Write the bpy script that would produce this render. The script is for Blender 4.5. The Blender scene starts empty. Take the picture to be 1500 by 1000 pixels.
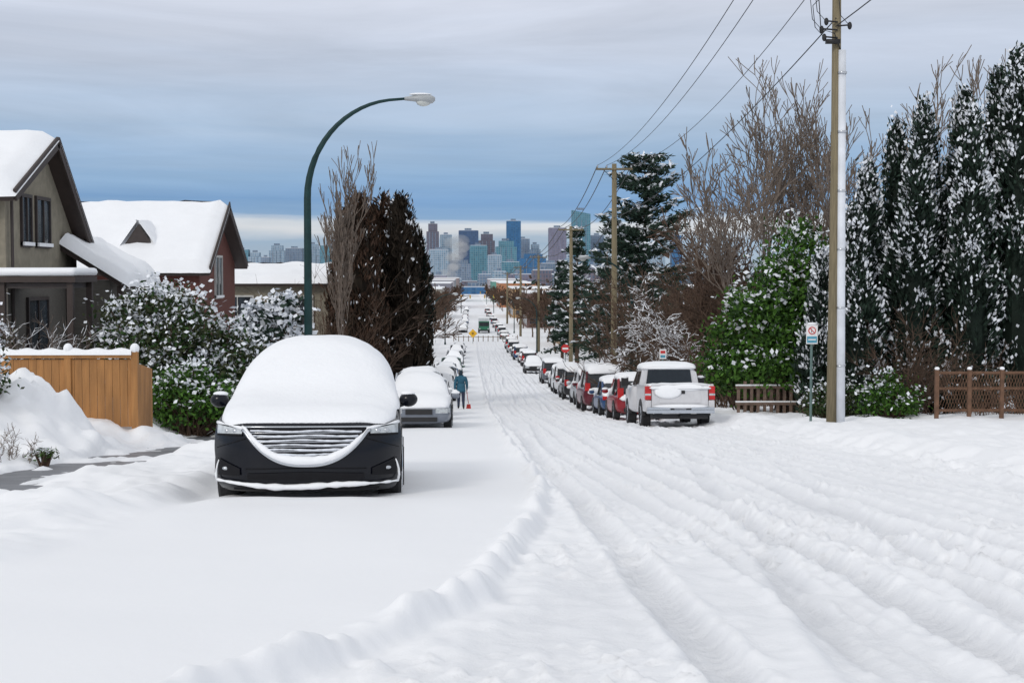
import bpy, math, random
import numpy as np
from mathutils import Vector, Matrix
rng=np.random.default_rng(11); random.seed(11)
scene=bpy.context.scene
COL=scene.collection
# ------------------------------------------------------------ noise / terrain
def _h(ix,iy,s):
    n=(ix.astype(np.int64)*374761393+iy.astype(np.int64)*668265263+s*1442695041)&0xffffffff
    n=((n^(n>>13))*1274126177)&0xffffffff
    return ((n^(n>>16))&0xffff)/65535.0*2*np.pi
def pn(x,y,s=0):
    x=np.asarray(x,float);y=np.asarray(y,float)
    ix=np.floor(x);iy=np.floor(y);fx=x-ix;fy=y-iy
    u=fx*fx*fx*(fx*(fx*6-15)+10);v=fy*fy*fy*(fy*(fy*6-15)+10)
    def g(a,b):
        t=_h(ix+a,iy+b,s);return np.cos(t)*(fx-a)+np.sin(t)*(fy-b)
    return ((g(0,0)*(1-u)+g(1,0)*u)*(1-v)+(g(0,1)*(1-u)+g(1,1)*u)*v)*1.5
def fbm(x,y,o=4,s=0):
    r=0;a=1
    for i in range(o):
        r=r+a*pn(x*2**i,y*2**i,s+i);a*=.5
    return r
def ss(a,b,x):
    t=np.clip((x-a)/(b-a),0,1);return t*t*(3-2*t)
PD=np.array([0,15,41,65,95,125,200,300,450,700,1000,1500,2500,5000,12000],float)
PZ=np.array([0,-1.17,-3.18,-5.0,-6.45,-7.6,-9.9,-11.3,-12.9,-15.0,-17,-20,-26,-34,-40],float)
_dl=np.diff(PZ)/np.diff(PD)
_m=np.zeros(len(PD));_m[1:-1]=2*_dl[1:]*_dl[:-1]/(_dl[1:]+_dl[:-1]);_m[0]=_dl[0];_m[-1]=_dl[-1]
def prof(y):
    y=np.asarray(y,float);yc=np.clip(y,0,11999)
    i=np.clip(np.searchsorted(PD,yc,side='right')-1,0,len(PD)-2)
    h=PD[i+1]-PD[i];t=(yc-PD[i])/h
    r=(2*t**3-3*t**2+1)*PZ[i]+(t**3-2*t**2+t)*h*_m[i]+(-2*t**3+3*t**2)*PZ[i+1]+(t**3-t**2)*h*_m[i+1]
    return np.where(y<0,-.078*y,r)
def side(x,y):
    near=1-ss(90,150,y)
    l=ss(2.9,3.5,-x)*.05+ss(6.2,8.2,-x)*.78*near
    r=ss(7.3,7.9,x)*.12+ss(10,13,x)*.03*near
    return l+r
def base(x,y): return prof(y)+side(x,y)
def relief(x,y):
    xb=np.interp(y,[-5,4,6.3,8.1,12.6,16.9,28,60],[-3,-1.6,-.64,.04,.6,.88,.8,.85])+.06*pn(y*.7,0*y,3)+.025*pn(y*3,0*y,4)+.012*pn(y*9,0*y,6)
    d=x-xb
    near=1-ss(120,400,y)
    onroad=ss(-.05,.2,d)*(1-ss(6.9,7.6,x))
    h=-.075*ss(-.03,.08,d)*(1-ss(6.9,7.6,x))+.02*(1-ss(-.1,.12,d))
    rim=np.clip(.75+1.1*pn(y*1.3,x*.7,8)+.7*pn(y*5,x*5,12),.1,1.8)
    h=h+.075*rim*np.exp(-((d+.06)/.10)**2)+.05*np.clip(pn(y*3.2,x*3.2,14)+.15,0,1)*np.exp(-((d-.2)/.14)**2)
    # smooth untouched strip
    h=h+.018*fbm(x*.5,y*.35,3,20)*(1-onroad)
    # tyre tracks
    for k,(x0,w,dp) in enumerate([(1.15,.12,.065),(1.75,.10,.045),(2.55,.13,.07),(3.0,.10,.05),(3.75,.14,.07),(4.35,.12,.06),(4.9,.11,.045),(2.1,.09,.035),(5.7,.12,.055),(3.4,.1,.04),(6.3,.12,.05)]):
        xc=x0+.3*pn(y*.05,0*y+k*3.3,31)+.03*pn(y*.3,0*y+k*1.7,33)
        e=(x-xc)/w
        h=h+onroad*(-dp*np.exp(-e**4)+.42*dp*np.exp(-((np.abs(e)-1.5)/.42)**2)*(1+1.1*pn(x*7,y*3.5,k+50)+.6*pn(x*15,y*9,k+80)))
        if k in(0,2,4,5): h=h+onroad*.008*np.exp(-e**4)*np.sin(y*36+np.abs(e)*2)
    # oblique tracks sweeping right
    for k,(a,b) in enumerate([(1.6,.11),(2.6,.13),(4.6,.16)]):
        xc=a+b*(y-5)+.06*pn(y*.2,0*y,60+k)
        e=(x-xc)/.11
        h=h+onroad*(1-ss(22,34,y))*(-.035*np.exp(-e**4)+.018*np.exp(-((np.abs(e)-1.5)/.5)**2))
    ch=onroad*(.020*fbm(x*1.5,y*.3,3,70)+.013*fbm(x*6,y*3.2,4,90))
    msk=ss(-.12,.3,pn(x*.9,y*.22,78))
    cl=(np.maximum(0,pn(x*8,y*7,77)-.2)*.11+.016*pn(x*13,y*11,79))*msk*onroad
    h=h+ch+cl
    # verges and yards
    vl=ss(2.8,3.3,-x)*(1-ss(4.6,5.0,-x))
    vr=ss(7.2,7.8,x)
    yd=ss(6.1,6.8,-x)
    h=h+vl*(.06*fbm(x*1.1,y*.8,4,100)+.03)+vr*(.11*fbm(x*.8,y*.55,4,110)+.06)+yd*(.11*fbm(x*.7,y*.6,4,120)+.03)
    # ploughed shoulder lumps on the right
    h=h+.16*np.exp(-((x-7.2)/.5)**2)*np.clip(.5+fbm(x*1.5,y*1.1,4,130),0,2)*.8
    # lumps at front left
    h=h+(.045*fbm(x*1.5,y*1.2,4,140)+.02*pn(x*5,y*4,145))*ss(2.8,3.8,-x)
    for (mx,my,mh,mr) in [(-7.1,24,.62,1.05),(-8.6,25,.26,1.3),(-6.4,21.8,.2,.8),(-7.6,18.5,.18,1.0),(-6.3,27.2,.3,.8),(-9,20,.15,1.3),(-5.0,34,.3,.9),(-3.8,29,.14,.8),(-4.6,24,.1,.6),(-4.1,13.2,.12,.7),(-4.4,17.5,.10,.5)]:
        h=h+mh*np.exp(-((x-mx)**2+(y-my)**2)/mr**2)*(1+.4*fbm(x*1.8,y*1.8,3,9))
    # cleared sidewalk trench
    tr=ss(4.75,5.05,-x)*(1-ss(6.0,6.25,-x))*ss(12,14,y)*(1-ss(60,70,y))
    h=h-tr*(.085+.16*pn(x*.9,y*.4,150)+.05*pn(x*4,y*2.5,151))
    # hollow beside the parked car
    h=h-.10*np.exp(-(((x+2.95)/.25)**2+((y-15.6)/1.4)**2))
    h=h+.045*np.exp(-(((x+1.7)/1.0)**4+((y-14.3)/.35)**2))
    return h*near
def gz(x,y): return float(base(x,y))
def gs(x,y): return float(base(np.array([x]),np.array([y]))[0]+relief(np.array([x],float),np.array([y],float))[0])
# ------------------------------------------------------------ materials
def new_mat(name):
    m=bpy.data.materials.new(name);m.use_nodes=True
    nt=m.node_tree;b=nt.nodes['Principled BSDF'];return m,nt,b
def mat(name,c,rough=.6,metal=0,var=.15,scale=6,bump=0,bscale=20,snow=None,spec=.5,coat=0,stretch=(1,1,1)):
    m,nt,b=new_mat(name);N=nt.nodes;Lk=nt.links
    tc=N.new('ShaderNodeTexCoord');mp=N.new('ShaderNodeMapping');mp.inputs['Scale'].default_value=stretch
    Lk.new(tc.outputs['Object'],mp.inputs[0])
    nz=N.new('ShaderNodeTexNoise');nz.inputs['Scale'].default_value=scale;nz.inputs['Detail'].default_value=5
    Lk.new(mp.outputs[0],nz.inputs['Vector'])
    r=N.new('ShaderNodeValToRGB');r.color_ramp.elements[0].position=.3;r.color_ramp.elements[1].position=.7
    r.color_ramp.elements[0].color=(*[v*(1-var) for v in c],1);r.color_ramp.elements[1].color=(*[min(1,v*(1+var)) for v in c],1)
    Lk.new(nz.outputs['Fac'],r.inputs[0]);out=r.outputs[0]
    if snow is not None:
        g=N.new('ShaderNodeNewGeometry');sp=N.new('ShaderNodeSeparateXYZ');Lk.new(g.outputs['Normal'],sp.inputs[0])
        n2=N.new('ShaderNodeTexNoise');n2.inputs['Scale'].default_value=2.5;Lk.new(tc.outputs['Object'],n2.inputs['Vector'])
        ad=N.new('ShaderNodeMath');ad.operation='MULTIPLY_ADD';ad.inputs[1].default_value=1.6;Lk.new(n2.outputs['Fac'],ad.inputs[0]);Lk.new(sp.outputs['Z'],ad.inputs[2])
        mr=N.new('ShaderNodeMapRange');mr.inputs['From Min'].default_value=snow+.8;mr.inputs['From Max'].default_value=snow+.95;Lk.new(ad.outputs[0],mr.inputs['Value'])
        mx=N.new('ShaderNodeMix');mx.data_type='RGBA';Lk.new(mr.outputs[0],mx.inputs['Factor']);Lk.new(out,mx.inputs['A']);mx.inputs['B'].default_value=(.86,.88,.92,1);out=mx.outputs['Result']
    Lk.new(out,b.inputs['Base Color'])
    b.inputs['Roughness'].default_value=rough;b.inputs['Metallic'].default_value=metal;b.inputs['Specular IOR Level'].default_value=spec
    b.inputs['Coat Weight'].default_value=coat
    if bump:
        n3=N.new('ShaderNodeTexNoise');n3.inputs['Scale'].default_value=bscale;n3.inputs['Detail'].default_value=6;Lk.new(mp.outputs[0],n3.inputs['Vector'])
        bp=N.new('ShaderNodeBump');bp.inputs['Strength'].default_value=bump;bp.inputs['Distance'].default_value=.03
        Lk.new(n3.outputs['Fac'],bp.inputs['Height']);Lk.new(bp.outputs[0],b.inputs['Normal'])
    return m
SNOW=mat('snow',(.88,.895,.92),.55,var=.012,scale=3,bump=.3,bscale=18,spec=.3)
SNOWL=mat('snow_clumps',(.80,.83,.88),.8,var=.06,scale=3,spec=.1)
def ground_mat():
    m,nt,b=new_mat('ground_snow');N=nt.nodes;Lk=nt.links
    tc=N.new('ShaderNodeTexCoord')
    at=N.new('ShaderNodeAttribute');at.attribute_name='pack'
    n1=N.new('ShaderNodeTexNoise');n1.inputs['Scale'].default_value=9;n1.inputs['Detail'].default_value=8;n1.inputs['Roughness'].default_value=.7;Lk.new(tc.outputs['Object'],n1.inputs['Vector'])
    n2=N.new('ShaderNodeTexNoise');n2.inputs['Scale'].default_value=1.1;n2.inputs['Detail'].default_value=4;Lk.new(tc.outputs['Object'],n2.inputs['Vector'])
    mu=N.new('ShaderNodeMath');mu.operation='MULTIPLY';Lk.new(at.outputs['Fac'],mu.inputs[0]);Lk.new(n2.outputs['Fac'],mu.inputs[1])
    mx=N.new('ShaderNodeMix');mx.data_type='RGBA';Lk.new(mu.outputs[0],mx.inputs['Factor'])
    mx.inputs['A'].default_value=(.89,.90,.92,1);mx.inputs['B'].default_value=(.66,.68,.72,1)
    Lk.new(mx.outputs['Result'],b.inputs['Base Color'])
    b.inputs['Roughness'].default_value=.6;b.inputs['Specular IOR Level'].default_value=.25
    bp=N.new('ShaderNodeBump');bp.inputs['Distance'].default_value=.035
    ma=N.new('ShaderNodeMath');ma.operation='MULTIPLY_ADD';ma.inputs[1].default_value=.85;ma.inputs[2].default_value=.15;Lk.new(at.outputs['Fac'],ma.inputs[0]);Lk.new(ma.outputs[0],bp.inputs['Strength'])
    Lk.new(n1.outputs['Fac'],bp.inputs['Height']);Lk.new(bp.outputs[0],b.inputs['Normal'])
    return m
BARK=mat('bark_snowy',(.10,.075,.06),.9,var=.3,bump=.5,snow=.35)
BARKP=mat('bark_bare',(.17,.135,.11),.9,var=.3)
BARKB=mat('bark_brown',(.085,.052,.035),.9,var=.3)
WOODP=mat('pole_wood',(.20,.165,.10),.85,var=.25,scale=4,stretch=(8,8,.5),bump=.4)
DARK=mat('dark_trim',(.012,.012,.014),.6,var=.2)
TYRE=mat('tyre',(.018,.018,.02),.85,var=.3,bump=.4)
GLASS=mat('car_glass',(.012,.016,.02),.1,var=.2,spec=.5)
CHROME=mat('chrome',(.55,.57,.6),.25,metal=1,var=.05)
BLKP=mat('black_paint',(.003,.004,.008),.22,var=.1,spec=.32)
def obj(name,me,parent=None,loc=None):
    o=bpy.data.objects.new(name,me);COL.objects.link(o)
    if parent: o.parent=parent
    if loc is not None:o.location=loc
    return o
def empty(name,loc=(0,0,0),rot=(0,0,0)):
    o=bpy.data.objects.new(name,None);COL.objects.link(o);o.location=loc;o.rotation_euler=rot;o.empty_display_size=.2;return o
def npmesh(name,V,Q,mi=None,mats=(),smooth=False):
    me=bpy.data.meshes.new(name);V=np.asarray(V,np.float32);Q=np.asarray(Q,np.int32)
    k=Q.shape[1]
    me.vertices.add(len(V));me.vertices.foreach_set('co',V.ravel())
    me.loops.add(Q.size);me.loops.foreach_set('vertex_index',Q.ravel())
    me.polygons.add(len(Q));me.polygons.foreach_set('loop_start',np.arange(len(Q),dtype=np.int32)*k)
    if mi is not None: me.polygons.foreach_set('material_index',np.asarray(mi,np.int32))
    me.polygons.foreach_set('use_smooth',np.full(len(Q),smooth))
    for m in mats: me.materials.append(m)
    me.update(calc_edges=True);return me
class MB:
    def __init__(s): s.v=[];s.f=[];s.m=[];s.mats=[]
    def mi(s,m):
        if m not in s.mats:s.mats.append(m)
        return s.mats.index(m)
    def add(s,vs,fs,m):
        o=len(s.v);s.v+= [tuple(v) for v in vs];i=s.mi(m)
        for f in fs: s.f.append([o+a for a in f]);s.m.append(i)
    def box(s,c,d,m,rot=None):
        vs=[Vector((x*d[0]/2,y*d[1]/2,z*d[2]/2)) for x in(-1,1) for y in(-1,1) for z in(-1,1)]
        if rot: 
            R=Matrix.Rotation(rot[0],3,rot[1]);vs=[R@v for v in vs]
        s.add([v+Vector(c) for v in vs],[(0,1,3,2),(4,6,7,5),(0,4,5,1),(2,3,7,6),(0,2,6,4),(1,5,7,3)],m)
    def bx(s,x0,x1,y0,y1,z0,z1,m): s.box(((x0+x1)/2,(y0+y1)/2,(z0+z1)/2),(x1-x0,y1-y0,z1-z0),m)
    def loft(s,rings,m,cap=True):
        n=len(rings[0]);vs=[p for r in rings for p in r];fs=[]
        for i in range(len(rings)-1):
            for j in range(n): fs.append((i*n+j,i*n+(j+1)%n,(i+1)*n+(j+1)%n,(i+1)*n+j))
        if cap: fs.append(tuple(range(n))[::-1]);fs.append(tuple((len(rings)-1)*n+j for j in range(n)))
        s.add(vs,fs,m)
    def grid(s,P,m):
        R=len(P);C=len(P[0]);s.add([p for r in P for p in r],[(i*C+j,i*C+j+1,(i+1)*C+j+1,(i+1)*C+j) for i in range(R-1) for j in range(C-1)],m)
    def tube(s,pts,rad,m,n=8):
        pts=[Vector(p) for p in pts]
        if not hasattr(rad,'__len__'): rad=[rad]*len(pts)
        rings=[]
        for i,p in enumerate(pts):
            t=(pts[min(i+1,len(pts)-1)]-pts[max(i-1,0)]).normalized()
            a=Vector((0,0,1)) if abs(t.z)<.9 else Vector((0,1,0))
            u=t.cross(a).normalized();w=t.cross(u).normalized()
            rings.append([p+(u*math.cos(2*math.pi*k/n)+w*math.sin(2*math.pi*k/n))*rad[i] for k in range(n)])
        s.loft(rings,m)
    def ell(s,c,r,m,n=10,k=7):
        rings=[]
        for i in range(k+1):
            a=-math.pi/2+math.pi*i/k;rr=max(math.cos(a),.01)
            rings.append([(c[0]+r[0]*rr*math.cos(2*math.pi*j/n),c[1]+r[1]*rr*math.sin(2*math.pi*j/n),c[2]+r[2]*math.sin(a)) for j in range(n)])
        s.loft(rings,m)
    def prism(s,poly,ax,a,b,m):
        def P(p,t): return (t,p[0],p[1]) if ax=='X' else (p[0],t,p[1])
        s.loft([[P(p,a) for p in poly],[P(p,b) for p in poly]],m)
    def build(s,name,parent=None,smooth=False,sub=0,bevel=0,loc=None):
        me=bpy.data.meshes.new(name);me.from_pydata([tuple(v) for v in s.v],[],s.f)
        for m in s.mats: me.materials.append(m)
        me.polygons.foreach_set('material_index',s.m)
        me.polygons.foreach_set('use_smooth',[smooth]*len(s.f));me.update()
        import bmesh
        bm=bmesh.new();bm.from_mesh(me);bmesh.ops.recalc_face_normals(bm,faces=bm.faces);bm.to_mesh(me);bm.free()
        o=obj(name,me,parent,loc)
        if bevel:
            b=o.modifiers.new('bevel','BEVEL');b.width=bevel;b.segments=2;b.limit_method='ANGLE'
        if sub:
            q=o.modifiers.new('sub','SUBSURF');q.levels=sub;q.render_levels=sub
        return o
# ------------------------------------------------------------ ground
def make_ground():
    ys=[-60,-40,-25,-15,-8,-3,0,2,3]
    y=4.0
    while y<12000:
        ys.append(y); y+=max(.028,y*.0048) if y<130 else y*.02
    ys.append(12000)
    xs=list(np.arange(-10,-3,.06))+list(np.arange(-3,7.5,.036))+list(np.arange(7.5,11,.06)); s=.06;x=11.0
    R=[]
    while x<9000: R.append(x);s*=1.1;x+=s
    s=.06;x=-10.05;Lf=[]
    while x>-9000: Lf.append(x);s*=1.1;x-=s
    xs=np.array(Lf[::-1]+xs+R);ys=np.array(ys)
    X,Y=np.meshgrid(xs,ys);H=relief(X,Y);Z=base(X,Y)+H
    V=np.stack([X,Y,Z],-1).reshape(-1,3);nx=len(xs);ny=len(ys)
    i=np.arange((ny-1)*nx).reshape(ny-1,nx)[:,:-1].ravel()
    Q=np.stack([i,i+1,i+nx+1,i+nx],-1)
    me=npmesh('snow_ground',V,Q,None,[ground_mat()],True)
    xb=np.interp(Y,[-5,4,6.3,8.1,12.6,16.9,28,60],[-3,-1.6,-.64,.04,.6,.88,.8,.85])
    onr=ss(.0,.3,X-xb)*(1-ss(6.8,7.6,X))
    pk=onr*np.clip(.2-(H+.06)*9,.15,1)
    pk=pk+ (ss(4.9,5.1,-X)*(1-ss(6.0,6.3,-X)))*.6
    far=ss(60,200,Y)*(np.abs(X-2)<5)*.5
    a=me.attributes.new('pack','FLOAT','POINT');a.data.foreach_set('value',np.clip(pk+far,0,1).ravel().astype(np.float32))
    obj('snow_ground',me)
    yy=np.arange(8,75,1.0);mb=MB()
    mb.grid([[(xx,float(t),float(prof(t)+.035)) for xx in(-6.35,-5.6,-4.85)] for t in yy],mat('wet_concrete',(.13,.135,.15),.45,var=.4,scale=2,bump=.3))
    mb.build('sidewalk')
make_ground()
# ------------------------------------------------------------ foliage helpers
def leafmesh(name,C,D,L,W,mi,mats):
    N=len(C);D=D/np.linalg.norm(D,axis=1,keepdims=True)
    R=rng.normal(size=(N,3));S=np.cross(D,R);S/=np.linalg.norm(S,axis=1,keepdims=True)
    L=np.broadcast_to(L,(N,))[:,None];W=np.broadcast_to(W,(N,))[:,None]
    V=np.stack([C-D*L/2,C+S*W/2,C+D*L/2,C-S*W/2],1).reshape(-1,3)
    return V,np.arange(4*N).reshape(N,4),mi
def segmesh(S,n=4):
    S=np.array(S);p0=S[:,0:3];p1=S[:,3:6];r0=S[:,6];r1=S[:,7]
    t=p1-p0;t/=np.linalg.norm(t,axis=1,keepdims=True)+1e-9
    a=np.where(np.abs(t[:,2:3])<.9,np.array([[0,0,1.]]),np.array([[0,1.,0]]))
    u=np.cross(t,a);u/=np.linalg.norm(u,axis=1,keepdims=True);w=np.cross(t,u)
    V=[]
    for p,r in((p0,r0),(p1,r1)):
        for k in range(n):
            c,s=math.cos(2*math.pi*k/n),math.sin(2*math.pi*k/n);V.append(p+(u*c+w*s)*r[:,None])
    V=np.stack(V,1).reshape(-1,3);N=len(S);b=np.arange(N)[:,None]*2*n
    Q=np.concatenate([b+np.array([[k,(k+1)%n,n+(k+1)%n,n+k]]) for k in range(n)],0)
    return V,Q
def merge(parts):
    V=[];Q=[];M=[];o=0
    for v,q,m in parts:
        V.append(v);Q.append(q+o);M.append(np.broadcast_to(m,(len(q),)));o+=len(v)
    return np.concatenate(V),np.concatenate(Q),np.concatenate(M)
def plant(name,parts,mats):
    V,Q,M=merge(parts);return obj(name,npmesh(name,V,Q,M,mats))
def fol(name,c,var=.35): return mat(name,c,.75,var=var,scale=1.3,spec=.2)
F_DK=fol('foliage_dark',(.022,.040,.028));F_GR=fol('foliage_green',(.06,.14,.02));F_GD=fol('foliage_deep',(.022,.055,.012));F_DD=fol('foliage_darkest',(.010,.018,.013))  # darkest tone last: scattered cypress leaves and inner cores
F_BR=fol('foliage_brown',(.060,.034,.022));F_BD=fol('foliage_brown_dark',(.026,.019,.013));F_PN=fol('foliage_pine',(.024,.045,.032))
F_OL=fol('foliage_olive',(.05,.06,.028))
def bare_segs(x,y,z,h,r0,depth=5,spread=.55,up=.15,kids=3,sd=1,rmin=.012,lean=(0,0),l0=.3,ratio=.76):
    R=random.Random(sd);out=[]
    def go(p,d,l,r,k):
        n=3 if k>1 else 2
        for i in range(n):
            q=Vector((R.gauss(0,1),R.gauss(0,1),R.gauss(0,1)))*.13
            d=(d+q+Vector((0,0,up*.3))).normalized();e=p+d*(l/n);r2=max(r*.86,rmin)
            out.append((*p,*e,r,r2));p=e;r=r2
            if k<=depth-1 and i<n-1 and k>0 and R.random()<.75:
                a=d.orthogonal().normalized();a.rotate(Matrix.Rotation(R.random()*6.28,3,d))
                go(p,(d+a*spread*1.4+Vector((0,0,up))).normalized(),l*.6,max(r*.5,rmin),k-1) if k>1 else None
        if k>0:
            for j in range(kids if k>1 else kids+1):
                a=d.orthogonal().normalized();a.rotate(Matrix.Rotation(R.random()*6.28,3,d))
                go(p,(d+a*spread*R.uniform(.5,1.3)+Vector((0,0,up))).normalized(),l*ratio*R.uniform(.75,1.15),max(r*.62,rmin),k-1)
    go(Vector((x,y,z-.2)),Vector((lean[0],lean[1],1)).normalized(),h*l0,r0,depth)
    S=np.array(out)
    top=max(S[:,5].max()-z,.1);f=h/top
    for a in(0,3):
        S[:,a]=x+(S[:,a]-x)*min(f*1.05,1.6);S[:,a+1]=y+(S[:,a+1]-y)*min(f*1.05,1.6);S[:,a+2]=z+(S[:,a+2]-z)*f
    return S
def bare_tree(name,x,y,h,r0,m=BARK,**k):
    z=gz(x,y);S=bare_segs(x,y,z,h,r0,**k);V,Q=segmesh(S,4)
    return plant(name,[(V,Q,0)],[m])
def thicket(name,x,y,rx,ry,h,n,m,snow=.0,sd=3,curve=.5,r=.014):
    R=np.random.default_rng(sd);S=[]
    for i in range(n):
        bx=x+R.normal()*rx*.35;by=y+R.normal()*ry*.35;z=gz(bx,by)-.1
        a=R.random()*6.28;hh=h*R.uniform(.45,1);p=np.array([bx,by,z]);d=np.array([math.cos(a)*.35,math.sin(a)*.35,1.])
        rr=r*2.2;ns=6
        for s in range(ns):
            d=d+R.normal(size=3)*.16+np.array([math.cos(a),math.sin(a),0])*curve*.12;d/=np.linalg.norm(d)
            q=p+d*hh/ns;S.append((*p,*q,rr,rr*.78));p=q;rr*=.78
            if s>0:
                for t in range(4):
                    e=d+R.normal(size=3)*.5;e/=np.linalg.norm(e);w=p+e*hh*.13*R.uniform(.5,1.5);S.append((*p,*w,r*.8,r*.5))
                    g=e+R.normal(size=3)*.5;g/=np.linalg.norm(g);w2=w+g*hh*.09;S.append((*w,*w2,r*.6,r*.4))
    V,Q=segmesh(S,3);return plant(name,[(V,Q,0)],[m])
def cypress(name,x,y,h,r,nc=260,per=34,thr=.9,mats=None,sd=1,lean=0,ll=.2,lw=.07,zo=0,tw=.35,top=.75):
    R=np.random.default_rng(sd);z=gz(x,y)+zo
    t=R.random(nc)**.85
    prof_=np.minimum(1,(t/.12)**.6)*np.clip((1-t)/.75,0,1)**top
    a=R.random(nc)*6.283
    rad=r*prof_*(.5+.6*np.sqrt(R.random(nc)))*(1+.25*np.sin(a*3+t*9+sd))
    C=np.stack([x+np.cos(a)*rad+lean*t,y+np.sin(a)*rad,z+.15+t*(h-.3)],1)
    N=nc*per;Cc=np.repeat(C,per,0);aa=np.repeat(a,per);sc=.12*(.6+r*.35)
    off=R.normal(size=(N,3))*np.array([sc,sc,sc*2.1])
    P=Cc+off
    D=np.stack([np.cos(aa)*tw,np.sin(aa)*tw,np.ones(N)],1)+R.normal(size=(N,3))*.35
    prop=np.repeat(R.random(nc),per)
    outw=(off[:,0]*np.cos(aa)+off[:,1]*np.sin(aa))/sc
    sn=(outw*.45+off[:,2]/(sc*2.1)*.55+R.normal(size=N)*.3+(prop-.5)*1.8)>thr
    mi=np.where(sn,1,np.where(R.random(N)<.4,2,0))
    L=ll*(.6+.9*R.random(N));W=lw*(.6+.8*R.random(N))
    parts=[leafmesh('',P,D,L*np.where(sn,.6,1),W*np.where(sn,1.15,1),mi,None)]
    S=[(x,y,z-.3,x+lean*.8,y,z+h*.85,.1*r+.05,.03)]
    parts.append((*segmesh(S,6),3))
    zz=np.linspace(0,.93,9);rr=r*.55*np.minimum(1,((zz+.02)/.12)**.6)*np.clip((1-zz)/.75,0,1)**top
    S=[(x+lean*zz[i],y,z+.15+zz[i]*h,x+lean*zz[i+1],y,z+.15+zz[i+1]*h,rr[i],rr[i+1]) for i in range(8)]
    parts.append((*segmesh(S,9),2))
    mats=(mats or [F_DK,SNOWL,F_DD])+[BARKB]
    return plant(name,parts,mats)
def shrub(name,x,y,rx,ry,rz,nc,per,thr,mats,sd=1,ll=.12,lw=.07,zo=0,clr=.32,zbase=None,lobes=.22):
    R=np.random.default_rng(sd);z=(gz(x,y) if zbase is None else zbase)+zo
    d=R.normal(size=(nc,3));d/=np.linalg.norm(d,axis=1,keepdims=True);d[:,2]=np.abs(d[:,2])*1.1-.25
    rr=(.5+.55*R.random(nc)**.5)*(1+lobes*pn(d[:,0]*2.3+sd,d[:,1]*2.3+d[:,2]*2,sd))
    C=np.array([x,y,z+rz*.35])+d*rr[:,None]*np.array([rx,ry,rz*.68])
    N=nc*per;off=R.normal(size=(N,3))*clr*np.array([1,1,.7])
    P=np.repeat(C,per,0)+off;D=R.normal(size=(N,3))+np.repeat(d,per,0)*.8
    prop=np.repeat(R.random(nc),per);hz=np.repeat(d[:,2],per)
    sn=(off[:,2]/clr*.9+hz*.5+(prop-.5)*1.5+R.normal(size=N)*.3)>thr
    D[sn,2]*=.35
    mi=np.where(sn,1,np.where(R.random(N)<.4,2,0))
    parts=[leafmesh('',P,D,ll*(.6+.9*R.random(N)),lw*(.6+.9*R.random(N))*np.where(sn,1.4,1),mi,None)]
    S=[]
    for i in range(0,nc,max(1,nc//60)):
        S.append((x+R.normal()*.15*rx,y+R.normal()*.15*ry,z-.2,*C[i],.035,.012))
    parts.append((*segmesh(S,4),3))
    return plant(name,parts,list(mats)+[BARKB])
def conifer(name,x,y,h,r,sd=1,snow=.35,levels=26,mats=None,irregular=.35,ll=.34,lw=.05,droop=.25,base0=.12,z=None,tp=.75,dens=16):
    R=np.random.default_rng(sd);z=gz(x,y) if z is None else z;S=[(x,y,z-.3,x,y,z+h*.5,.24*h/14,.15*h/14),(x,y,z+h*.5,x,y,z+h*.97,.15*h/14,.03)]
    Cs=[];Ds=[];Sn=[]
    for i in range(levels):
        t=base0+(1-base0)*(i+R.random()*.7)/levels
        L=r*(1-t)**tp*(1 if t>.25 else .6+1.6*t)*1.15+.2
        for k in range(R.integers(4,7)):
            a=R.random()*6.283;l=L*R.uniform(1-irregular*1.3,1.12);zz=z+h*t
            p=np.array([x,y,zz]);n=max(3,int(l/.35));dz=R.uniform(-.1,.45)
            for s in range(n):
                f=(s+1)/n;q=np.array([x+math.cos(a)*l*f,y+math.sin(a)*l*f,zz+l*(dz*f-droop*f*f)])
                S.append((*p,*q,.035*(1-f)+.012,.03*(1-f)+.01));p=q
                if f>.22:
                    m=int(dens*(h/14)**.3);c=q+R.normal(size=(m,3))*np.array([.26,.26,.13])
                    Cs.append(c);dd=R.normal(size=(m,3))*.5+np.array([math.cos(a),math.sin(a),.25]);Ds.append(dd)
                    pr=R.random();Sn.append((c[:,2]-q[2])/.1*.5+pr*1.4-.7+R.normal(size=m)*.3>1.0-snow*1.7)
    C=np.concatenate(Cs);D=np.concatenate(Ds);sn=np.concatenate(Sn);N=len(C)
    mi=np.where(sn,1,np.where(R.random(N)<.4,2,0))
    W=np.where(sn,lw*2.0,lw*1.8)*(.7+.6*R.random(N))
    parts=[leafmesh('',C,D,ll*(.6+.8*R.random(N)),W,mi,None),(*segmesh(S,4),3)]
    return plant(name,parts,(mats or [F_PN,SNOWL,F_DK])+[BARKB])
# ------------------------------------------------------------ right side vegetation
for i,(x,y,h,r,th) in enumerate([(11.9,43,6.3,.75,.75),(12.6,45,8.0,.85,.8),(13.6,44,9.2,.9,.85),(14.7,45,9.9,1.0,.85),(15.4,43.5,9.4,.9,.75),(16.4,45,10.9,1.0,.85),(17.3,44,11.2,1.1,.7),(14.1,47,9.6,1.0,1.0),(16.0,47,10.6,1.0,1.0),(18.6,46,11.2,1.2,.8),(11.3,45.5,5.2,.7,.7),(19.6,44,9.6,1.1,.85)]):
    cypress('cypress_tree',x,y,h*1.0,r,nc=280,per=36,thr=th,sd=100+i,lean=(i%3-1)*.35,ll=.22,lw=.075,tw=.6)
LM=[F_GR,SNOWL,F_GD]
shrub('laurel_tree',11.0,48,1.6,1.5,6.4,260,66,1.4,LM,sd=5,ll=.17,lw=.10,clr=.36,lobes=.5)
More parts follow.
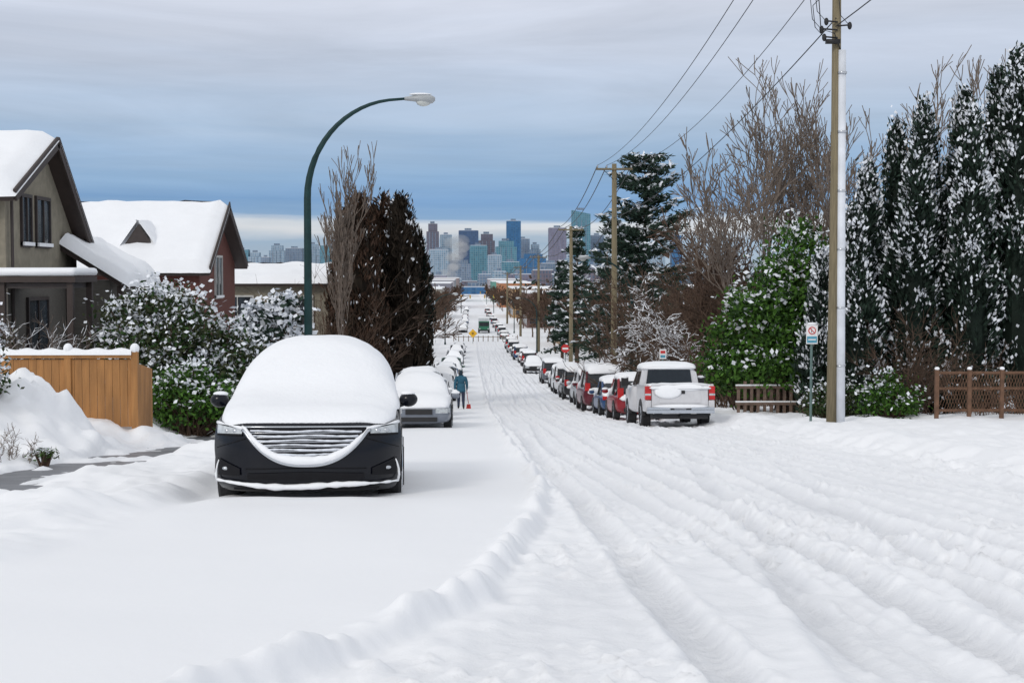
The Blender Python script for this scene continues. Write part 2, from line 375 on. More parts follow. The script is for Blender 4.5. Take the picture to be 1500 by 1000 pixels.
shrub('laurel_tree',9.7,50,1.1,1.2,4.6,120,62,1.4,LM,sd=6,ll=.17,lw=.10,clr=.34,lobes=.5)
shrub('laurel_tree',11.9,47,1.0,1.0,4.2,90,62,1.45,LM,sd=16,ll=.17,lw=.10,clr=.34,lobes=.5)
shrub('green_bush',12.1,40.5,.75,.6,1.3,60,50,1.3,LM,sd=7,ll=.11,lw=.06,clr=.2)
shrub('green_bush',10.6,41.5,.7,.6,1.1,60,50,1.2,[F_OL,SNOWL,F_GD],sd=8,ll=.11,lw=.06,clr=.2)
BT=dict(m=BARKP,depth=6,kids=2,rmin=.017)
bare_tree('bare_tree',14.0,66,16.8,.22,sd=21,spread=.42,up=.24,lean=(-.12,0),**BT)
bare_tree('bare_tree',16.2,68,16.0,.22,sd=22,spread=.42,up=.25,lean=(-.15,0),**BT)
bare_tree('bare_tree',12.6,64,12.5,.17,sd=29,spread=.45,up=.2,lean=(.05,0),**BT)
bare_tree('bare_tree',15.2,70,14.0,.2,sd=47,spread=.45,up=.22,lean=(.12,0),**BT)
bare_tree('bare_tree',20.6,66,16.2,.2,sd=23,spread=.45,up=.22,**BT)
bare_tree('bare_tree',18.6,67,13.8,.2,sd=48,spread=.45,up=.22,**BT)
bare_tree('bare_tree',10.6,56,6.2,.13,m=BARK,sd=24,depth=6,spread=.85,up=-.04,kids=2,rmin=.017)
bare_tree('bare_tree',9.9,62,6.0,.13,m=BARK,sd=25,depth=6,spread=.85,up=-.02,kids=2,rmin=.017)
bare_tree('bare_tree',11.5,72,9.0,.16,m=BARKB,sd=26,depth=6,spread=.6,up=.12,kids=2,rmin=.02)
bare_tree('bare_tree',13.2,80,11.5,.18,m=BARKB,sd=27,depth=6,spread=.6,up=.12,kids=2,rmin=.02)
thicket('bare_hedge',11.0,60,4.0,3,3.8,100,BARKB,sd=31,r=.018)
thicket('bare_hedge',11.8,73,5.0,4,6.9,170,BARKB,sd=32,r=.024)
thicket('bare_hedge',13.6,70,4.5,3,7.8,120,BARKB,sd=37,r=.024)
thicket('bare_hedge',12.3,52,2.5,2,3.0,60,BARKB,sd=33,r=.014)
thicket('bare_hedge',13.4,92,5.0,4,7.5,90,BARKB,sd=34,r=.028)
thicket('bare_shrub',13.1,41.5,1.2,.8,3.2,55,BARKB,sd=35,r=.009)
thicket('bare_shrub',17.0,41.5,4,.8,1.7,70,BARKB,sd=36,r=.008)
conifer('pine_tree',13.2,108,16.8,3.5,sd=41,snow=.0,levels=22,irregular=.62,ll=.5,lw=.085,droop=-.12,base0=.38,tp=.28,dens=24)
conifer('pine_tree',11.9,118,12.5,3.0,sd=42,snow=.0,levels=20,ll=.5,lw=.08,droop=.1,tp=.5)
conifer('spruce_tree',11.2,150,14.5,2.2,sd=43,snow=.05,levels=20,ll=.6,lw=.1)
conifer('spruce_tree',10.6,165,11.5,2.2,sd=44,snow=.05,levels=18,ll=.6,lw=.1)
conifer('spruce_tree',10.6,86,6.8,1.7,sd=45,snow=.05,levels=16,ll=.4,lw=.07)
# ------------------------------------------------------------ left side vegetation
for i,(x,y,h,r) in enumerate([(-5.5,69,10.0,1.2),(-3.45,71,10.2,1.05),(-4.5,73,10.4,1.1),(-2.85,72,8.6,.8),(-6.3,71,8.4,.7)]):
    cypress('cypress_tree',x,y,h,r,nc=280,per=36,thr=1.9,mats=[F_BR if i%2==0 else F_BD,SNOWL,F_BD if i<3 else F_DD],sd=200+i,ll=.36,lw=.085,tw=.35,top=.3)
bare_tree('bare_poplar_tree',-6.0,60,11.4,.10,m=BARKP,sd=51,depth=6,spread=.2,up=.55,kids=2,rmin=.012)
bare_tree('bare_poplar_tree',-5.4,61,9.0,.09,m=BARKP,sd=52,depth=5,spread=.2,up=.55,kids=2,rmin=.012)
thicket('bare_hedge',-5.6,64,2.0,2,6.4,34,BARKB,sd=53,curve=.05,r=.012)
SM=[F_OL,SNOWL,F_GD]
shrub('snowy_shrub',-7.2,34,1.5,1.3,3.2,250,60,.95,SM,sd=61,ll=.11,lw=.06,clr=.24,lobes=.4)
shrub('snowy_shrub',-6.0,34.5,1.15,1.0,2.6,160,60,.95,SM,sd=62,ll=.11,lw=.06,clr=.22,lobes=.4)
shrub('snowy_shrub',-6.3,32.0,.95,.8,1.6,100,60,1.2,LM,sd=63,ll=.1,lw=.055,clr=.2)
shrub('snowy_shrub',-8.3,35.5,.9,.9,2.7,110,60,.9,SM,sd=64,ll=.11,lw=.06,clr=.22)
conifer('snowy_conifer',-5.8,44.5,3.9,1.3,sd=65,snow=.62,levels=14,ll=.22,lw=.08,droop=.2)
conifer('snowy_conifer',-6.9,46,3.4,1.2,sd=66,snow=.62,levels=12,ll=.22,lw=.08,droop=.2)
shrub('snowy_shrub',-8.0,22.8,.5,.6,.9,60,60,.3,SM,sd=67,ll=.08,lw=.05,clr=.16,zo=.15)
shrub('snowy_shrub',-10.8,31,.7,.6,2.2,70,60,.5,[F_OL,SNOWL,F_BD],sd=68,ll=.09,lw=.05,clr=.2)
thicket('bare_shrub',-7.2,19.4,1.6,.7,.7,26,BARKP,sd=69,r=.005)
thicket('bare_shrub',-6.5,20.3,.7,.5,.6,12,BARKP,sd=70,r=.005)
thicket('bare_hedge',-9.5,31,1.6,.6,1.9,40,BARK,sd=71,r=.008)
shrub('grass_tuft',-6.1,20.4,.14,.12,.16,12,24,1.0,[F_OL,SNOWL,F_GR],sd=72,ll=.09,lw=.015,clr=.05,zo=.08)
def tree_mass(name,pts,m,depth=4,rm=.04,sd=1):
    parts=[]
    for i,(x,y,h) in enumerate(pts):
        S=bare_segs(x,y,gz(x,y),h,.2,depth=depth,spread=.6,up=.12,kids=3,sd=sd+i,rmin=rm)
        parts.append((*segmesh(S,3),0))
    return plant(name,parts,[m])
P=[]
for y in [84,98,112,130]: P.append((-6.2+random.uniform(-.6,.6),y,random.uniform(5.5,7)))
tree_mass('distant_street_trees',P,BARKB,4,.03,300)
P=[]
y=150
while y<1300:
    P.append((-6-random.random()*5-y*.003,y,random.uniform(7.5,10)));P.append((11.5+random.random()*5,y+9,random.uniform(8,10.5)));y*=1.055
tree_mass('distant_street_trees',P,BARKB,4,.07,340)
def far_woods():
    parts=[];R=np.random.default_rng(9);Cs=[];
    for i in range(1250):
        y=math.exp(R.uniform(math.log(170),math.log(2300)));s=R.choice([-1,1])
        if i>900: y=R.uniform(500,1900);x=s*R.uniform(12,40)+ (3 if s>0 else 0)
        else: x=s*R.uniform(16,max(30,y*.30)) if s>0 else -R.uniform(14,max(30,y*.38))
        h=R.uniform(6,11);n=36;z=gz(x,y)
        d=R.normal(size=(n,3));Cs.append(np.array([x,y,z+h*.5])+d*np.array([h*.22,h*.22,h*.26]))
    C=np.concatenate(Cs);N=len(C);mi=R.choice([0,1,2],N,p=[.62,.06,.32])
    parts.append(leafmesh('',C,R.normal(size=(N,3)),2.2,1.3,mi,None))
    plant('distant_trees',parts,[F_BR,SNOWL,F_DK])
far_woods()
# ------------------------------------------------------------ houses
STUC=mat('stucco',(.24,.215,.165),.9,var=.15,bump=.4,bscale=40);STUC2=mat('siding_dark',(.10,.092,.08),.8,var=.2,stretch=(1,1,12))
FASC=mat('fascia_brown',(.035,.022,.018),.6);WIN=mat('window_glass',(.03,.04,.05),.1,var=.5,scale=1.5,spec=.8);FRM=mat('window_frame',(.04,.03,.028),.6)
FRW=mat('window_frame_pale',(.5,.5,.48),.6);BRK=mat('brick_red',(.12,.04,.03),.85,var=.3,stretch=(1,1,10))
def roof(mb,ax,a0,a1,p0,p1,th,m,snow=.28,over=.35):
    p0=Vector(p0);p1=Vector(p1);d=(p0-p1).normalized();n=Vector((-d.y,d.x));n=n if n.y>0 else -n
    e=p0+d*over;poly=[e,p1,p1+n*th,e+n*th];mb.prism([tuple(q) for q in poly],ax,a0,a1,m)
def snowslab(name,parent,ax,a0,a1,p0,p1,th,snow,over=.35,seed=0):
    p0=Vector(p0);p1=Vector(p1);d=(p0-p1).normalized();n=Vector((-d.y,d.x));n=n if n.y>0 else -n
    e=p0+d*(over+.06);L=(e-p1).length;mb=MB();nu=26;nv=12;P=[]
    for i in range(nu+1):
        u=i/nu;row=[];a=a0+(a1-a0)*u
        for j in range(nv+1):
            v=j/nv;ed=min(1,(min(u,1-u)*(a1-a0)/.22))**.5*min(1,((1-v)*L/.25))**.5
            t=th+.005+snow*ed*(1+.4*float(fbm(a*.7,v*L*.8,3,seed)));q=p1+(e-p1)*v+n*t+d*(.06*float(pn(a*1.3,0,seed+3)) if j==nv else 0)
            row.append((a,q.x,q.y) if ax=='X' else (q.x,a,q.y))
        P.append(row)
    mb.grid(P,SNOW)
    def pt(a,q): return (a,q.x,q.y) if ax=='X' else (q.x,a,q.y)
    for aa in(a0,a1):
        i=0 if aa==a0 else nu
        mb.grid([[P[i][j] for j in range(nv+1)],[pt(aa,p1+(e-p1)*(j/nv)+n*(th+.003)) for j in range(nv+1)]],SNOW)
    mb.grid([[P[i][nv] for i in range(nu+1)],[pt(a0+(a1-a0)*i/nu,e+n*(th+.003)) for i in range(nu+1)]],SNOW)
    return mb.build(name,parent,smooth=True)
def window_x(mb,x,y0,y1,z0,z1,fm):
    mb.bx(x,x+.03,y0,y1,z0,z1,WIN)
    for (a,b,c,d) in[(y0-.07,y1+.07,z1,z1+.09),(y0-.07,y1+.07,z0-.1,z0),(y0-.07,y0,z0,z1),(y1,y1+.07,z0,z1),((y0+y1)/2-.02,(y0+y1)/2+.02,z0,z1)]:
        mb.bx(x,x+.07,a,b,c,d,fm)
    mb.bx(x+.002,x+.12,y0-.07,y1+.07,z0-.06,z0+.03,SNOW)
def window_y(mb,y,x0,x1,z0,z1,fm):
    mb.bx(x0,x1,y-.03,y,z0,z1,WIN)
    for (a,b,c,d) in[(x0-.07,x1+.07,z1,z1+.09),(x0-.07,x1+.07,z0-.1,z0),(x0-.07,x0,z0,z1),(x1,x1+.07,z0,z1),((x0+x1)/2-.02,(x0+x1)/2+.02,z0,z1)]:
        mb.bx(a,b,y-.07,y,c,d,fm)
    mb.bx(x0-.07,x1+.07,y-.12,y-.002,z0-.06,z0+.03,SNOW)
def house1():
    E=empty('stucco_house');mb=MB();X=-11.25;RX=X+.38
    mb.prism([(34.8,-3.2),(41.0,-3.2),(41.0,1.95),(37.9,4.5),(34.8,3.15)],'X',-21,X,STUC)
    mb.bx(-21,X+.06,34.72,41.05,-3.2,.95,STUC2)
    mb.bx(-21,X+.12,34.66,41.1,.95,1.1,FRM)
    mb.build('walls',E)
    mb=MB();roof(mb,'X',-21.3,RX,(34.8,3.15),(37.9,4.5),.14,FASC,over=.6);roof(mb,'X',-21.3,RX,(41,1.95),(37.9,4.5),.14,FASC,over=.6)
    mb.box((RX+.03,36.1,3.84),(.06,3.95,.30),FASC,(math.atan2(1.35,3.1),'X'))
    mb.box((RX+.03,39.7,3.15),(.06,4.7,.32),FASC,(-math.atan2(2.55,3.1),'X'))
    mb.build('roof',E)
    snowslab('roof_snow',E,'X',-21.3,RX+.08,(34.8,3.15),(37.92,4.53),.14,.28,.6,1);snowslab('roof_snow_rear',E,'X',-21.3,RX+.08,(41,1.95),(37.88,4.53),.14,.26,.6,2)
    mb=MB()
    window_x(mb,X,36.0,36.7,1.95,3.1,FRM);window_x(mb,X,37.2,38.3,1.95,3.1,FRM)
    window_y(mb,34.8,-12.9,-11.55,1.95,3.0,FRW)
    window_x(mb,X+.06,36.2,37.8,-.9,.5,FRM);window_y(mb,34.72,-12.9,-11.7,-.9,.5,FRM)
    mb.tube([(X+.1,35.0,3.0),(X+.1,35.0,-2.4)],.04,FRM,6);mb.bx(X+.002,X+.05,39.6,40.3,-2,0,FRM)
    mb.build('windows',E)
    mb=MB();mb.bx(-11.25,-9.35,33.9,35.9,.98,1.12,FASC);mb.box((-10.3,34.9,.9),(1.5,1.7,.12),FRM)
    for (px,py) in[(-9.5,34.05),(-9.5,35.75),(-11.1,34.05)]: mb.bx(px-.07,px+.07,py-.07,py+.07,-2.4,.98,FASC)
    mb.bx(-11.2,-9.3,33.8,36,-1.75,-1.6,FRM)
    for k in range(10): mb.bx(-11.1+k*.18,-11.06+k*.18,33.85,33.9,-1.6,-.8,FASC)
    mb.bx(-11.15,-9.3,33.83,33.92,-.8,-.73,FASC)
    for k in range(5): mb.bx(-9.3+k*.26,-9.04+k*.26,34.2,35.6,-2.6,-1.75-k*.17,FRM)
    mb.build('porch',E)
    mb=MB();mb.box((-10.3,34.9,1.23),(1.95,2.1,.2),SNOW);mb.build('porch_snow',E,smooth=True,bevel=.09)
    mb=MB();mb.prism([(-11.3,2.0),(-9.55,.9),(-9.55,.78),(-11.3,1.85)],'Y',39.4,43.5,FASC)
    mb.bx(-11.1,-9.95,39.6,43.3,-3.4,1.0,STUC2);mb.bx(-9.75,-9.6,39.5,39.65,-3.4,.85,FASC)
    mb.build('side_wing',E);snowslab('wing_snow',E,'Y',39.3,43.6,(-9.55,.9),(-11.3,2.0),.02,.3,.1,3)
house1()
def house2():
    E=empty('gabled_house');mb=MB();z0=-4.5
    mb.prism([(52.2,z0),(60,z0),(60,1.6),(56.1,3.55),(52.2,1.35)],'X',-18.5,-9.9,BRK)
    mb.build('walls',E);mb=MB()
    roof(mb,'X',-18.8,-9.45,(52.2,1.35),(56.1,3.6),.15,FASC,over=.5);roof(mb,'X',-18.8,-9.45,(60,1.6),(56.1,3.6),.15,FASC,over=.5)
    mb.box((-9.43,54,2.58),(.05,5.1,.3),FASC,(math.atan2(2.25,3.9),'X'));mb.box((-9.43,58.2,2.62),(.05,4.8,.3),FASC,(-math.atan2(2.0,3.9),'X'))
    mb.prism([(-13.0,1.9),(-11.5,1.9),(-12.25,3.0)],'Y',52.9,55,FRM)
    mb.build('roof',E)
    snowslab('roof_snow',E,'X',-18.8,-9.4,(52.2,1.35),(56.12,3.62),.15,.28,.5,4);snowslab('roof_snow_rear',E,'X',-18.8,-9.4,(60,1.6),(56.08,3.62),.15,.28,.5,5)
    snowslab('dormer_snow',E,'Y',52.8,55,(-13.05,1.95),(-12.25,3.08),.03,.12,.05,6);snowslab('dormer_snow_right',E,'Y',52.8,55,(-11.45,1.95),(-12.25,3.08),.03,.12,.05,7)
    mb=MB();window_x(mb,-9.9,55.3,56.7,.3,1.8,FRW);window_x(mb,-9.9,55.0,57,-2.3,-.8,FRW);window_y(mb,52.2,-12,-10.8,-1,.6,FRW);window_y(mb,52.2,-15,-13.8,-1,.6,FRW);mb.build('windows',E)
house2()
def house3():
    E=empty('bungalow_house');mb=MB();mb.prism([(72,-5.5),(82,-5.5),(82,.6),(77,1.3),(72,.6)],'X',-14.5,-7.2,STUC);mb.build('walls',E)
    mb=MB();roof(mb,'X',-15,-6.8,(72,.6),(77,1.3),.15,FASC,over=.5);roof(mb,'X',-15,-6.8,(82,.6),(77,1.3),.15,FASC,over=.5);mb.build('roof',E)
    snowslab('roof_snow',E,'X',-15,-6.75,(72,.6),(77.02,1.3),.15,.3,.5,8);snowslab('roof_snow_rear',E,'X',-15,-6.75,(82,.6),(76.98,1.3),.15,.3,.5,9)
    mb=MB();window_y(mb,72,-9.5,-8,-1.5,0,FRW);window_y(mb,72,-12.5,-11,-1.5,0,FRW);mb.build('windows',E)
house3()
# ------------------------------------------------------------ fences
def fence_left():
    W=mat('cedar_fence',(.34,.16,.05),.7,var=.3,scale=3,stretch=(2,1,.3),bump=.3);mb=MB();y=27.0
    zt=-.3;x=-8.9
    while x<-6.45:
        mb.bx(x,x+.135,y,y+.025,-1.7,zt-.1-.03*random.random(),W);x+=.142
    for px in(-8.95,-7.6,-6.35): mb.bx(px-.06,px+.06,y-.04,y+.08,-2.0,zt+.02,W);mb.ell((px,y+.02,zt+.08),(.09,.09,.1),SNOW)
    mb.bx(-8.9,-6.4,y-.05,y+.07,zt-.1,zt-.04,W)
    yy=y
    while yy<28.3: mb.bx(-6.37,-6.34,yy,yy+.135,-2.1,zt-.2-(yy-y)*.15,W);yy+=.142
    mb.build('wooden_fence');mb=MB()
    E=bpy.data.objects['wooden_fence'];n=40;P=[]
    for i in range(n+1):
        xx=-8.9+2.5*i/n;P.append([(xx,y-.07,zt-.04),(xx,y-.06,zt+.03),(xx,y+.01,zt+.075+.02*math.sin(i*.9)),(xx,y+.08,zt+.03),(xx,y+.09,zt-.04)])
    mb.grid(P,SNOW);mb.build('fence_snow',E,smooth=True)
fence_left()
def fence_right():
    W=mat('fence_brown',(.14,.075,.045),.85,var=.3,bump=.3);mb=MB();y=38.5
    for i in range(9):
        x=12.75+i*.9;z=gz(x,y);mb.bx(x-.05,x+.05,y-.05,y+.05,z-.2,z+1.4,W);mb.ell((x,y,z+1.43),(.07,.07,.05),SNOW)
    z=gz(14,y)
    for zz in(.25,.85,1.28): mb.bx(12.75,20.3,y-.02,y+.02,z+zz,z+zz+.07,W)
    for i in range(90):
        x=12.75+i*.08;mb.tube([(x,y-.03,z+.2),(x+.4,y-.03,z+1.32)],.006,W,3);mb.tube([(x+.4,y-.034,z+.2),(x,y-.034,z+1.32)],.006,W,3)
    mb.build('lattice_fence')
    mb=MB();G=mat('fence_grey_wood',(.16,.11,.085),.85,var=.3)
    for i in range(16):
        x=8.9+i*.22;z=gz(x,47);mb.bx(x-.05,x+.05,46.98,47.03,z-.1,z+1.05+.14*math.sin(i*7),G)
    z=gz(10,47)
    for zz in(.35,.9): mb.bx(8.8,12.4,46.95,46.98,z+zz,z+zz+.09,G);mb.bx(8.8,12.4,46.93,47.0,z+zz+.092,z+zz+.14,SNOW)
    mb.build('picket_fence')
fence_right()
# ------------------------------------------------------------ street lamps
GRN=mat('lamp_green',(.006,.032,.033),.55,var=.2,spec=.3);HEADM=mat('lamp_head',(.35,.37,.38),.4,var=.1);LENS=mat('lamp_lens',(.5,.52,.5),.2)
def lamp(x,y,h=7.6,arm=2.5,s=1):
    z=gz(x,y)-.1;mb=MB();pts=[(x,y,z),(x,y,z+h*.55)]
    z1=z+h-2.3
    pts.append((x,y,z1))
    for i in range(1,15):
        t=i/14*math.pi/2*.93
        pts.append((x+s*arm*.82*(1-math.cos(t)),y,z1+2.2*math.sin(t)))
    e=Vector(pts[-1]);pts.append((e.x+s*.35,y,e.z+.03))
    n=len(pts);rad=[.10,.085]+[.08-.05*(i/(n-3)) for i in range(n-2)]
    mb.tube(pts,rad,GRN,10);mb.tube([(x,y,z),(x,y,z+.5)],[.16,.14],GRN,10)
    e=Vector(pts[-1])
    rings=[]
    for t,w,a,b in[(0,.04,.04,.04),(.12,.1,.06,.05),(.3,.16,.09,.07),(.5,.17,.09,.12),(.62,.13,.07,.1),(.68,.05,.03,.04)]:
        rings.append([(e.x+s*t,y+w*math.cos(k*math.pi/5),e.z+(a if math.sin(k*math.pi/5)>0 else b)*math.sin(k*math.pi/5)) for k in range(10)])
    mb.loft(rings,HEADM);mb.ell((e.x+s*.42,y,e.z-.06),(.17,.13,.11),LENS)
    mb.ell((e.x+s*.35,y,e.z+.1),(.26,.11,.03),SNOW)
    mb.build('street_lamp',smooth=True)
lamp(-3.65,32,7.7);lamp(8.5,75,s=-1);lamp(-4.2,150);lamp(8.8,190,s=-1);lamp(8.8,290,s=-1);lamp(-4.2,230)
# ------------------------------------------------------------ utility poles and wires
WIRE=mat('wire_black',(.015,.015,.018),.6);PORC=mat('porcelain',(.35,.36,.37),.3)
PIPE=mat('white_conduit',(.66,.69,.74),.5,var=.12,scale=2)
ARM={}
def pole(x,y,h,r=.15,arm=1.1,near=False,key=None,armdz=.35):
    z=gz(x,y);mb=MB();mb.tube([(x,y,z-.3),(x+.03,y,z+h*.5),(x,y,z+h)],[r,r*.86,r*.7],WOODP,12)
    za=z+h-armdz
    mb.bx(x-arm,x+arm,y-.17,y-.05,za-.06,za+.07,WOODP)
    pts=[]
    for s in(-1,-.45,.5,1):
        xx=x+arm*s*.93;mb.tube([(xx,y-.11,za+.07),(xx,y-.11,za+.14),(xx,y-.11,za+.26)],[.02,.05,.035],PORC,8);pts.append((xx,y-.11,za+.25))
    mb.tube([(x-arm*.6,y-.1,za-.05),(x,y-.12,za-.7)],.02,DARK,6);mb.tube([(x+arm*.6,y-.1,za-.05),(x,y-.12,za-.7)],.02,DARK,6)
    ARM[key]=pts
    if near:
        mb.tube([(x+.20,y-.12,z-.1),(x+.17,y-.12,z+4),(x+.14,y-.1,z+9.6)],[.115,.105,.10],PIPE,12)
        for k in range(1,7): mb.tube([(x+.19-.008*k,y-.12,z+k*1.5),(x+.19-.008*k,y-.12,z+k*1.5+.05)],.122,CHROME,12)
        for k,(dx,dz) in enumerate([(-.35,9.9),(-.3,10.3),(-.42,10.1),(.3,10.2)]):
            mb.tube([(x,y-.15,z+dz),(x+dx,y-.2,z+dz+.02)],.022,DARK,6);mb.ell((x+dx,y-.2,z+dz),(.06,.06,.1),DARK)
            mb.tube([(x+dx,y-.2,z+dz),(x+dx-.25,y-.25,z+dz+.25),(x+dx-.3,y-.2,z+dz+.8),(x-.05,y-.18,z+dz+1.4)],.011,WIRE,5)
        mb.tube([(x+.1,y-.1,z+9.6),(x-.1,y-.25,z+10.0),(x-.45,y-.25,z+10.1),(x-.5,y-.2,z+10.9),(x,y-.2,z+11.3)],.014,WIRE,5)
        mb.bx(x-.3,x+.05,y-.28,y-.1,z+9.75,z+9.85,DARK)
    mb.build('utility_pole',smooth=True)
pole(9.35,36.5,13.6,.15,1.15,True,'a');pole(9.05,90,14.2,.21,1.15,False,'b');pole(9.2,131,13.2,.2,1.15,False,'c');pole(9.3,196,13.4,.22,1.2,False,'d');pole(9.4,270,13.4,.24,1.2,False,'e');pole(9.4,370,13.4,.26,1.2,False,'f');pole(9.35,-12,13.6,.16,1.15,False,'z')
mb=MB()
def wire(mb,p,q,sag,r):
    p=Vector(p);q=Vector(q);mb.tube([p.lerp(q,i/24)-Vector((0,0,sag*4*(i/24)*(1-i/24))) for i in range(25)],r,WIRE,4)
for (a,b,r,sg) in[('z','a',.012,1),('a','b',.016,1.15),('b','c',.03,.7),('c','d',.04,.8),('d','e',.05,.8),('e','f',.06,.8)]:
    for i in(0,1,3): wire(mb,ARM[a][i],ARM[b][i],sg*(1+.06*i),r)
def low(k,dz): p=ARM[k][1];return (p[0]+.45,p[1],p[2]-dz)
for a,b,r in[('z','a',.018),('a','b',.02),('b','c',.03),('c','d',.045),('d','e',.05)]: wire(mb,low(a,3.1),low(b,3.3),.8,r)
mb.build('power_lines')
# ------------------------------------------------------------ signs
def sign(name,x,y,h,kind):
    z=gz(x,y);mb=MB();ST=mat('sign_steel',(.10,.16,.15),.5,var=.15);WH=mat('sign_white',(.78,.78,.78),.5,var=.04);RD=mat('sign_red',(.55,.03,.03),.5);TE=mat('sign_teal',(.08,.30,.42),.5);YE=mat('sign_yellow',(.75,.42,.02),.5)
    mb.tube([(x,y,z-.2),(x,y,z+h)],.035,ST,8)
    def disc(c,r,m,n=20,dy=0):
        vs=[]
        for i in range(n): a=2*math.pi*i/n+(math.pi/n if n!=4 else 0);vs+= [(c[0]+r*math.cos(a),c[1]+dy,c[2]+r*math.sin(a)),(c[0]+r*math.cos(a),c[1]+dy-.012,c[2]+r*math.sin(a))]
        mb.add(vs,[tuple(range(0,2*n,2)),tuple(range(1,2*n,2))[::-1]]+[(2*i,2*i+1,(2*i+3)%(2*n),(2*i+2)%(2*n)) for i in range(n)],m)
    if kind=='park':
        mb.bx(x-.15,x+.15,y-.05,y-.038,z+h-.5,z+h+.0,WH);disc((x,y-.052,z+h-.15),.1,RD);disc((x,y-.066,z+h-.15),.075,WH)
        mb.box((x,y-.083,z+h-.15),(.19,.008,.02),RD,(.785,'Y'));mb.bx(x-.025,x-.01,y-.083,y-.079,z+h-.2,z+h-.1,DARK)
        mb.bx(x-.13,x+.13,y-.056,y-.051,z+h-.47,z+h-.3,TE);mb.bx(x-.1,x+.1,y-.06,y-.057,z+h-.4,z+h-.37,WH);mb.ell((x,y-.04,z+h+.03),(.13,.04,.035),SNOW)
    if kind=='stop': disc((x,y-.05,z+h-.2),.38,RD,8);mb.bx(x-.25,x+.25,y-.068,y-.063,z+h-.28,z+h-.12,WH)
    if kind=='small': mb.bx(x-.14,x+.14,y-.05,y-.038,z+h-.4,z+h,WH);mb.bx(x-.1,x+.1,y-.056,y-.051,z+h-.17,z+h-.06,RD);mb.bx(x-.1,x+.1,y-.056,y-.051,z+h-.35,z+h-.24,TE)
    if kind=='warn': disc((x,y-.05,z+h-.5),.75,YE,4);mb.box((x,y-.068,z+h-.5),(.5,.01,.1),DARK);mb.box((x,y-.07,z+h-.5),(.1,.01,.5),DARK)
    mb.build(name)
sign('no_parking_sign',8.92,37,2.6,'park');sign('parking_sign',7.85,58,2.5,'small');sign('stop_sign',8.1,122,2.3,'stop');sign('warning_sign',.3,236,2.2,'warn');sign('parking_sign',-3.2,88,2.8,'small')
mb=MB();OR=mat('barrier_wood',(.2,.16,.13),.7)
for i in range(14):
    x=-3+i*.85;z=gz(x,246);mb.bx(x-.07,x+.07,246,246.1,z,z+1.0,OR)
mb.bx(-3,8,246.1,246.2,gz(2,246)+.75,gz(2,246)+.85,OR);mb.build('street_bollards')
# ------------------------------------------------------------ cars
LITE=mat('headlight',(.45,.48,.5),.12,var=.3,scale=12,spec=.8);RLT=mat('tail_light',(.45,.015,.015),.2,var=.2);PLT=mat('plate',(.6,.62,.66),.5)
def paint(n,c): return mat(n,c,.3,var=.06,coat=.25,spec=.4)
def superring(y,w,ze,zt,p,n=17):
    r=[]
    for i in range(n):
        a=math.pi*i/(n-1);c=math.cos(a);s=math.sin(a)
        r.append((math.copysign(abs(c)**(2/p),c)*w,y,ze+(zt-ze)*abs(s)**(2/p)))
    return r+[(-w*.9,y,ze-.03),(w*.9,y,ze-.03)]
def interp_rings(keys,n):
    ks=np.array(keys,float);yy=np.linspace(ks[0,0],ks[-1,0],n)
    return [[float(yv)]+[float(np.interp(yv,ks[:,0],ks[:,j])) for j in range(1,ks.shape[1])] for yv in yy]
def jitter(mb,amp,sc,seed):
    for i,v in enumerate(mb.v):
        n=float(fbm(v[0]*sc+seed,v[1]*sc,3,seed))+float(pn(v[1]*sc,v[2]*sc+seed,seed+1));mb.v[i]=(v[0]+amp*n*.5,v[1]+amp*n*.4,v[2]+amp*n)
def wheels(E,L,W,ya,yb,r=.34,tw=.22):
    mb=MB()
    for yy in(ya,yb):
        for s in(-1,1):
            x=s*(W/2-tw/2-.01)
            def ring(xx,rr): return [(xx,yy+rr*math.cos(2*math.pi*k/20),r+rr*math.sin(2*math.pi*k/20)) for k in range(20)]
            mb.loft([ring(x-tw/2,r*.6),ring(x-tw/2,r*.92),ring(x-tw/2+.03,r),ring(x+tw/2-.03,r),ring(x+tw/2,r*.92),ring(x+tw/2,r*.6)],TYRE)
            xo=x+s*(tw/2+.004);mb.loft([ring(xo,r*.62),ring(xo+s*.012,r*.58)],CHROME)
            for k in range(5):
                a=k*1.2566;mb.box((xo+s*.02,yy+r*.3*math.cos(a),r+r*.3*math.sin(a)),(.012,.05,r*.5),DARK,(-(a-math.pi/2),'X'))
    mb.build('wheels',E)
def place(name,x,y,facing,L,sink=.06,yaw=0):
    slope=math.atan2(float(prof(y+2)-prof(y-2)),4.0)
    E=empty(name,(x,y,gz(x,y)-sink-.02));
    R=Matrix.Rotation(slope,4,'X')@Matrix.Rotation(yaw+(0 if facing=='cam' else math.pi),4,'Z')
    E.rotation_euler=R.to_euler();return E
